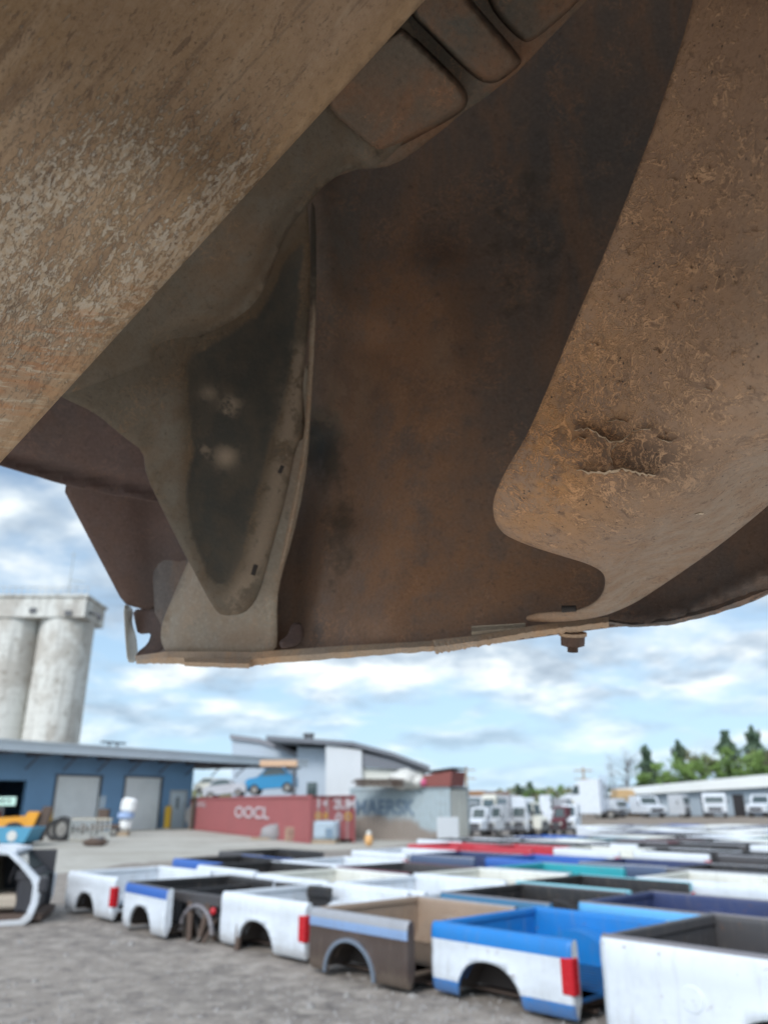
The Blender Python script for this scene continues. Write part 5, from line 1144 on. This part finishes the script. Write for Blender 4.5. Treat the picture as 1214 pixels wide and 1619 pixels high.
# ================================================================ far vehicles
def truck_cab(px, pyb, pyt, wpx, lab, col, kind=0, rz=0.0, group='truck cabs and noses lined up behind the beds', seed=0):
    v = gp(px, pyb); s = v.y / cp / F; h = at_y(px, pyt, v.y).z; w = wpx * s; t = empty('parked_truck_cab', v, lab, 'truck cab', group, rz); m = paint(col) if col in COL else col
    l = w * 1.1; pr = [(0, .22), (0, .50), (.12, .55), (.36, .58), (.50, .97), (.62, 1.0), (1.0, .98), (1.0, .2)] if kind == 0 else [(0, .15), (0, .6), (.08, .97), (.2, 1.0), (1.0, 1.0), (1.0, .15)]
    n = len(pr); mb = MB(); mb.prism([(y * l, z * h) for y, z in pr], -w / 2, w / 2, axis='X'); mb.build('body', m, t, bevel=.05)
    mb = MB(); 
    if kind == 0: mb.add([(-w * .4, .37 * l, .62 * h), (w * .4, .37 * l, .62 * h), (w * .36, .47 * l, .93 * h), (-w * .36, .47 * l, .93 * h), (-w * .4, .45 * l, .62 * h), (w * .4, .45 * l, .62 * h), (w * .36, .52 * l, .93 * h), (-w * .36, .52 * l, .93 * h)], [(0, 1, 2, 3), (7, 6, 5, 4), (0, 4, 5, 1), (1, 5, 6, 2), (2, 6, 7, 3), (3, 7, 4, 0)])
    else: mb.box((0, -.0, .74 * h), (w * .8, .12, .24 * h), rx=-.12)
    mb.build('windshield', M_glass, t)
    mb = MB(); mb.box((0, -.02, .36 * h), (w * .6, .08, .16 * h)); mb.build('grille', M_dgrey, t)
    mb = MB(); mb.box((0, -.08, .2 * h), (w * .98, .14, .08 * h)); mb.build('bumper', M_dgrey, t)
    for q_ in (-.4, .4):
        mb = MB(); mb.tube((q_ * w, -.05, .40 * h), (q_ * w, .0, .40 * h), .05 * h, None, 10); mb.build('headlight', M_wpaint, t)
        wheel(None, (q_ * w, l * .22, .16 * h), .16 * h, w * .14, R(90), t)
    for q_ in (-.56, .56): mb = MB(); mb.box((q_ * w, .4 * l, .66 * h), (.08 * w, .08, .12 * h)); mb.build('mirror', M_dgrey, t)
    return t
specs = [(750, 1322, 1276, 26, 'white', 0, 'white rounded truck nose next to the cream container doors'), (775, 1322, 1274, 24, 'silver', 0, 'silver truck nose, second from the cream container doors'), (800, 1322, 1272, 22, 'grey', 0, 'grey truck nose, third from the cream container doors'), (822, 1322, 1270, 22, 'silver', 1, 'silver van cab near the middle of the line of noses'), (842, 1322, 1262, 22, 'white', 1, 'white tall cab with a flat top in the line of noses'), (862, 1322, 1268, 22, 'cream_', 0, 'cream truck nose left of the maroon one'), (880, 1320, 1275, 20, 'maroon', 0, 'maroon truck nose in the line of noses'), (898, 1320, 1272, 22, 'white', 0, 'white truck nose right of the maroon one'),
         (985, 1293, 1263, 30, 'white', 1, 'white cab before the pale blue trailer, leftmost of five'), (1040, 1293, 1258, 34, 'white', 0, 'white cab before the pale blue trailer, second of five'), (1088, 1293, 1256, 20, 'silver', 1, 'narrow silver cab before the pale blue trailer, middle of five'), (1132, 1293, 1254, 30, 'white', 1, 'white cab before the pale blue trailer, fourth of five'), (1196, 1292, 1256, 30, 'white', 0, 'white cab before the pale blue trailer, rightmost of five')]
xr = random.Random(77)
for i in range(12):
    px = 745 + i * 14.5; cn = xr.choice(['white', 'white', 'silver', 'grey', 'cream_']); kd = xr.choice([0, 0, 1])
    specs.append((px, 1312 + xr.uniform(-2, 2), 1262 + xr.uniform(-6, 6), xr.uniform(18, 26), cn, kd, '%s truck cab in the rear line behind the noses, %s from the left' % (cn.strip('_'), ordn[i])))
for i, (px, pyb, pyt, w, col, kd, lb) in enumerate(specs): truck_cab(px, pyb, pyt, w, lb, M_cream if col == 'cream_' else col, kd, R(rng.uniform(-75, 75)))
mb = None
# lorry with high sleeper
v = gp(925, 1294); s = v.y / cp / F; sz = lambda py: at_y(925, py, v.y).z
t = empty('white_lorry', v, 'tall white lorry tractor with a high sleeper cab parked across the yard', 'lorry', None, R(-28)); mw = paint('white')
mb = MB(); pr = [(-30, 1286), (-31, 1262), (-26, 1258), (-14, 1255), (-8, 1240), (2, 1234), (16, 1232), (26, 1232), (26, 1286)]; mb.prism([(x * s, sz(y)) for x, y in pr], -1.3, 1.3); mb.build('cab', mw, t, bevel=.12)
mb = MB(); pr = [(-13.5, 1256), (-8, 1242), (-2, 1242), (-2, 1256)]; mb.prism([(x * s, sz(y)) for x, y in pr], -1.33, 1.33); mb.build('window', M_glass, t)
mb = MB(); mb.cham((-33 * s, -1.25, .4), (-30 * s, 1.25, sz(1278)), .05); mb.build('bumper', M_dgrey, t)
mb = MB(); mb.cham((-28 * s, -1.1, .5), (48 * s, 1.1, .95), .04); mb.build('chassis', M_dgrey, t)
for x in (-20, 22, 38): 
    for y in (-1.1, 1.1): wheel(None, (x * s, y, .52), .52, .3, 0, t)
mb = MB(); 
for y in (-1.2, 1.2): mb.tube((29 * s, y, .8), (29 * s, y, sz(1226)), .12, None, 8)
mb.build('exhaust_stack', plain('bright_trim', (.45, .5, .58)), t)
# long trailers and pipe racks on the right
def box_y(name, lab, cat, x0, x1, pyb, pyt, mat, dep=2.5, dy=0, axles=True):
    v = gp((x0 + x1) / 2, pyb); Y = v.y + dy; a = at_y(x0, pyb, Y); b = at_y(x1, pyt, Y); w = b.x - a.x; h = b.z; c_ = Vector(((a.x + b.x) / 2, Y, 0)); t = empty(name, c_, lab, cat, None, 0)
    zb = .9 if axles else 0; mb = MB(); mb.cham((-w / 2, 0, zb), (w / 2, dep, h), .08)
    n = int(w / 1.2)
    for i in range(n + 1): x = -w / 2 + w * i / n; mb.box((x, -.03, (zb + h) / 2), (.07, .06, h - zb))
    mb.build('body', mat, t)
    if axles:
        for x in (-.42, -.36, .36, .42): wheel(None, (x * w, .2, .5), .5, .4, 0, t)
        mb = MB(); mb.box((0, .5, .75), (w * .98, .3, .25)); mb.build('chassis', M_dgrey, t)
    return t, w, h
box_y('flat_trailer', 'long pale blue trailer behind the five cabs', 'trailer', 955, 1108, 1291, 1268, plain('trailer_blue', (.34, .44, .56), .45, 0, .2, .5), 2.5, 2.5)
box_y('flat_trailer', 'pale blue trailer reaching the right picture edge', 'trailer', 1112, 1290, 1290, 1264, plain('trailer_blue2', (.38, .50, .62), .45, 0, .2, .5), 2.5, 2.5)
t, w, h_ = box_y('long_shed', 'dark grey shed with low blue grey roof behind the pale blue trailers', 'shed', 985, 1105, 1288, 1256, plain('shed_dark', (.14, .12, .13), .7), 8, 14, False)
mb = MB(); mb.prism([(-w / 2 - .5, h_), (w / 2 + .5, h_), (w / 2 + .5, h_ + .3), (-w / 2 - .5, h_ + .3)], -.6, 4); mb.box((0, 4, h_ + 1.0), (w + 1, 8, .2), rx=.12); mb.build('roof', plain('shed_roof', (.28, .32, .36), .5), t)
WY = 115.0; wh = empty('warehouse', (at_y(1130, 1250, WY).x, WY, 0), 'long warehouse with a pale shallow roof below the trees on the right', 'warehouse'); wo_ = wh.location
def wp(px, py): v = at_y(px, py, WY); return (v.x - wo_.x, v.z)
mb = MB(); mb.prism([wp(1030, 1290), wp(1030, 1254), wp(1300, 1240), wp(1300, 1290)], 0, 20); mb.build('wall', plain('warehouse_grey', (.28, .33, .37), .6, 0, .2, .3), wh)
mb = MB(); mb.prism([wp(1022, 1255), wp(1040, 1243), wp(1300, 1218), wp(1300, 1239)], -1, 21); mb.build('roof', plain('warehouse_roof', (.66, .67, .64), .5, 0, .15, .3), wh)
for px in (1110, 1160, 1205):
    mb = MB(); a_ = wp(px, 1283); b_ = wp(px + 14, 1256); mb.cham((a_[0], -.08, 0), (b_[0], .05, b_[1]), .03); mb.build('door', M_gdark, wh)
for lb, x0, x1, yb, yt, mt in (('orange tan stack of timber right of the lorry', 978, 1006, 1290, 1248, M_ply), ('rust brown heap of scrap before the warehouse', 1150, 1196, 1289, 1240, plain('scrap', (.20, .14, .12), .8)), ('brown scrap heap behind the line of noses', 770, 812, 1300, 1251, plain('scrap', (.2, .14, .12))), ('orange brown scrap heap beside the container, behind the noses', 738, 770, 1300, 1250, plain('scrap_orange', (.34, .19, .10), .8))):
    v = gp((x0 + x1) / 2, yb); dep = 6; t = empty('scrap_stack', v, lb, 'stack', 'stacks of scrap and timber at the far side'); s = v.y / cp / F; hh = at_y(x0, yt, v.y).z
    for i in range(9):
        mb = MB(); z0 = hh * i / 9; ww_ = (x1 - x0) * s * rng.uniform(.75, 1.0); mb.box((rng.uniform(-.5, .5), rng.uniform(0, 1), z0 + hh / 18), (ww_, 3, hh / 9 * .9), rz=rng.uniform(-.1, .1)); mb.build('layer', mt, t)
for px, pt, lb in ((738, 1212, 'utility pole standing left above the line of noses'), (925, 1213, 'utility pole rising behind the white lorry')):
    Y = 130; v = at_y(px, 1260, Y); t = empty('utility_pole', (v.x, Y, 0), lb, 'pole', 'utility poles at the far side'); hh = at_y(px, pt, Y).z
    mb = MB(); mb.tube((0, 0, 0), (0, 0, hh), .22, .16, 8); mb.build('pole', M_timber, t)
    for z in (.5, 1.8): mb = MB(); mb.box((0, 0, hh - z), (3.0, .15, .18)); mb.build('crossarm', M_timber, t)

# ================================================================ trees
def leafmat(name, a, b):
    k = Mt(name); g = k.noise(.9, 4, .6); c = k.mix(k.step(g, .35, .65), a, b); k.done(c, .7, 0, .2)
    return k.m
L_dark = leafmat('evergreen_needles', (.07, .115, .075), (.11, .16, .10)); L_green = leafmat('spring_leaves', (.12, .19, .05), (.17, .26, .07)); L_olive = leafmat('budding_leaves', (.14, .15, .08), (.18, .18, .10)); L_twig = leafmat('bare_twigs', (.20, .19, .19), (.26, .25, .25)); M_bark = plain('bark', (.10, .08, .065), .9)
def tree(px, pyt, wpx, Y, kind, lab, seed):
    rr = random.Random(seed); v = at_y(px, 1270, Y); h = at_y(px, pyt, Y).z; w = wpx * Y / cp / F; t = empty('tree', (v.x, Y, 0), lab, 'tree', 'trees beyond the yard'); mb = MB()
    z = 0; x = y = 0; r = h * .022
    for i in range(5):
        nx, ny = x + rr.uniform(-.2, .2), y + rr.uniform(-.2, .2); mb.tube((x, y, h * i / 6), (nx, ny, h * (i + 1) / 6), r * (1 - i * .16), r * (1 - (i + 1) * .16), 7, 0, False); x, y = nx, ny
    tips = []
    for i in range(26):
        a = rr.uniform(0, 6.28); f = rr.uniform(.15, .95); zz = h * f; rad = w / 2 * ((1 - f) * 1.15 + .12 if kind == 'fir' else math.sqrt(max(.25, 1 - ((f - .55) / .6) ** 2))) * rr.uniform(.5, 1)
        e = Vector((rad * math.cos(a), rad * math.sin(a), zz + (rad * .3 if kind != 'fir' else -.1 * rad))); mb.tube((0, 0, zz * .85), e, r * .35, r * .08, 5, 0, False); tips.append(e)
    mb.build('trunk', M_bark, t)
    mb = MB(); N_ = {'fir': 2600, 'leafy': 2600, 'budding': 1500, 'bare': 1400}[kind]; ls = h * (.026 if kind != 'bare' else .012)
    cl = [(rr.choice(tips) * rr.uniform(.9, 1.05), rr.uniform(.05, .12) * h) for _ in range(42)]
    for i in range(N_):
        c0, cr = rr.choice(cl); d = Vector((rr.gauss(0, 1), rr.gauss(0, 1), rr.gauss(0, .7))) * cr * .6; p = c0 + d
        if kind == 'fir': f = p.z / h; lim = w / 2 * max(.25, (1.12 - f) * 1.5 * (1 + .5 * math.sin(f * 21 + seed))); q_ = math.hypot(p.x, p.y); p = Vector((p.x * min(1, lim / max(q_, .01)), p.y * min(1, lim / max(q_, .01)), min(p.z, h)))
        u = Vector((rr.gauss(0, 1), rr.gauss(0, 1), rr.gauss(0, 1))).normalized(); q_ = u.orthogonal().normalized(); sc = ls * rr.uniform(.6, 1.4)
        if kind == 'bare': u = (u + Vector((0, 0, 1))).normalized() * 4; q_ = q_ * .22
        mb.add([p - u * sc, p + q_ * sc * .7, p + u * sc, p - q_ * sc * .7], [(0, 1, 2, 3)])
    if kind == 'fir':
        for i in range(120): a = rr.uniform(0, 6.28); z = rr.uniform(.8, 1) * h; q_ = (1.02 * h - z) * .25; u = Vector((math.cos(a), math.sin(a), -.2)); mb.add([Vector((0, 0, z)), Vector((0, 0, z)) + u * q_ + Vector((0, 0, ls)), Vector((0, 0, z)) + u * (q_ + ls), Vector((0, 0, z)) + u * q_ - Vector((0, 0, ls))], [(0, 1, 2, 3)])
    mb.build('crown', {'fir': L_dark, 'leafy': L_green, 'budding': L_olive, 'bare': L_twig}[kind], t)
TR = [(995, 1186, 60, 150, 'bare', 'bare grey tree left of the green trees above the sheds'), (1030, 1178, 34, 145, 'fir', 'dark narrow tree just right of the bare grey tree'), (1062, 1195, 76, 140, 'leafy', 'fresh green leafy tree left of the tall evergreen'), (1083, 1170, 34, 150, 'fir', 'tall evergreen left of the budding tree'), (1112, 1188, 50, 148, 'budding', 'thin budding olive tree between two evergreens'), (1162, 1156, 44, 150, 'fir', 'tallest dark evergreen above the warehouse roof'), (1140, 1195, 70, 142, 'leafy', 'green leafy tree under the tallest evergreen'), (1206, 1148, 56, 150, 'fir', 'dark evergreen at the right picture edge'), (1190, 1192, 70, 140, 'leafy', 'green leafy tree at the right edge above the warehouse'), (1232, 1190, 70, 143, 'budding', 'budding tree just beyond the right picture edge'),
      (958, 1240, 26, 170, 'fir', 'small dark evergreen right of the white lorry'), (820, 1240, 30, 190, 'fir', 'small far evergreen left of its twin'), (838, 1236, 34, 190, 'fir', 'small far evergreen right of its twin'), (845, 1250, 40, 170, 'leafy', 'small bright green tree before the two far evergreens'), (878, 1247, 34, 180, 'leafy', 'small bright green tree left of the white lorry'), (905, 1252, 34, 185, 'budding', 'small olive tree close behind the white lorry')]
for i, a_ in enumerate(TR): tree(*a_, 100 + i)
# a far wood on the horizon
wd = MB(); rr = random.Random(5)
for i in range(9000):
    x = rr.uniform(-160, 420); y = rr.uniform(250, 290); hh = (6 + 3 * mnoise.noise(Vector((x * .05, 0, 0)))) ; p = Vector((x, y, rr.uniform(0, max(2, hh)))); u = Vector((rr.gauss(0, 1), rr.gauss(0, 1), rr.gauss(0, 1))).normalized(); q_ = u.orthogonal().normalized(); wd.add([p - u * .9, p + q_ * .9, p + u * .9, p - q_ * .9], [(0, 1, 2, 3)])
o = wd.build('far_wood', L_olive); o['kind'] = 'stuff'; o['label'] = 'low far wood along the horizon'; o['category'] = 'wood'
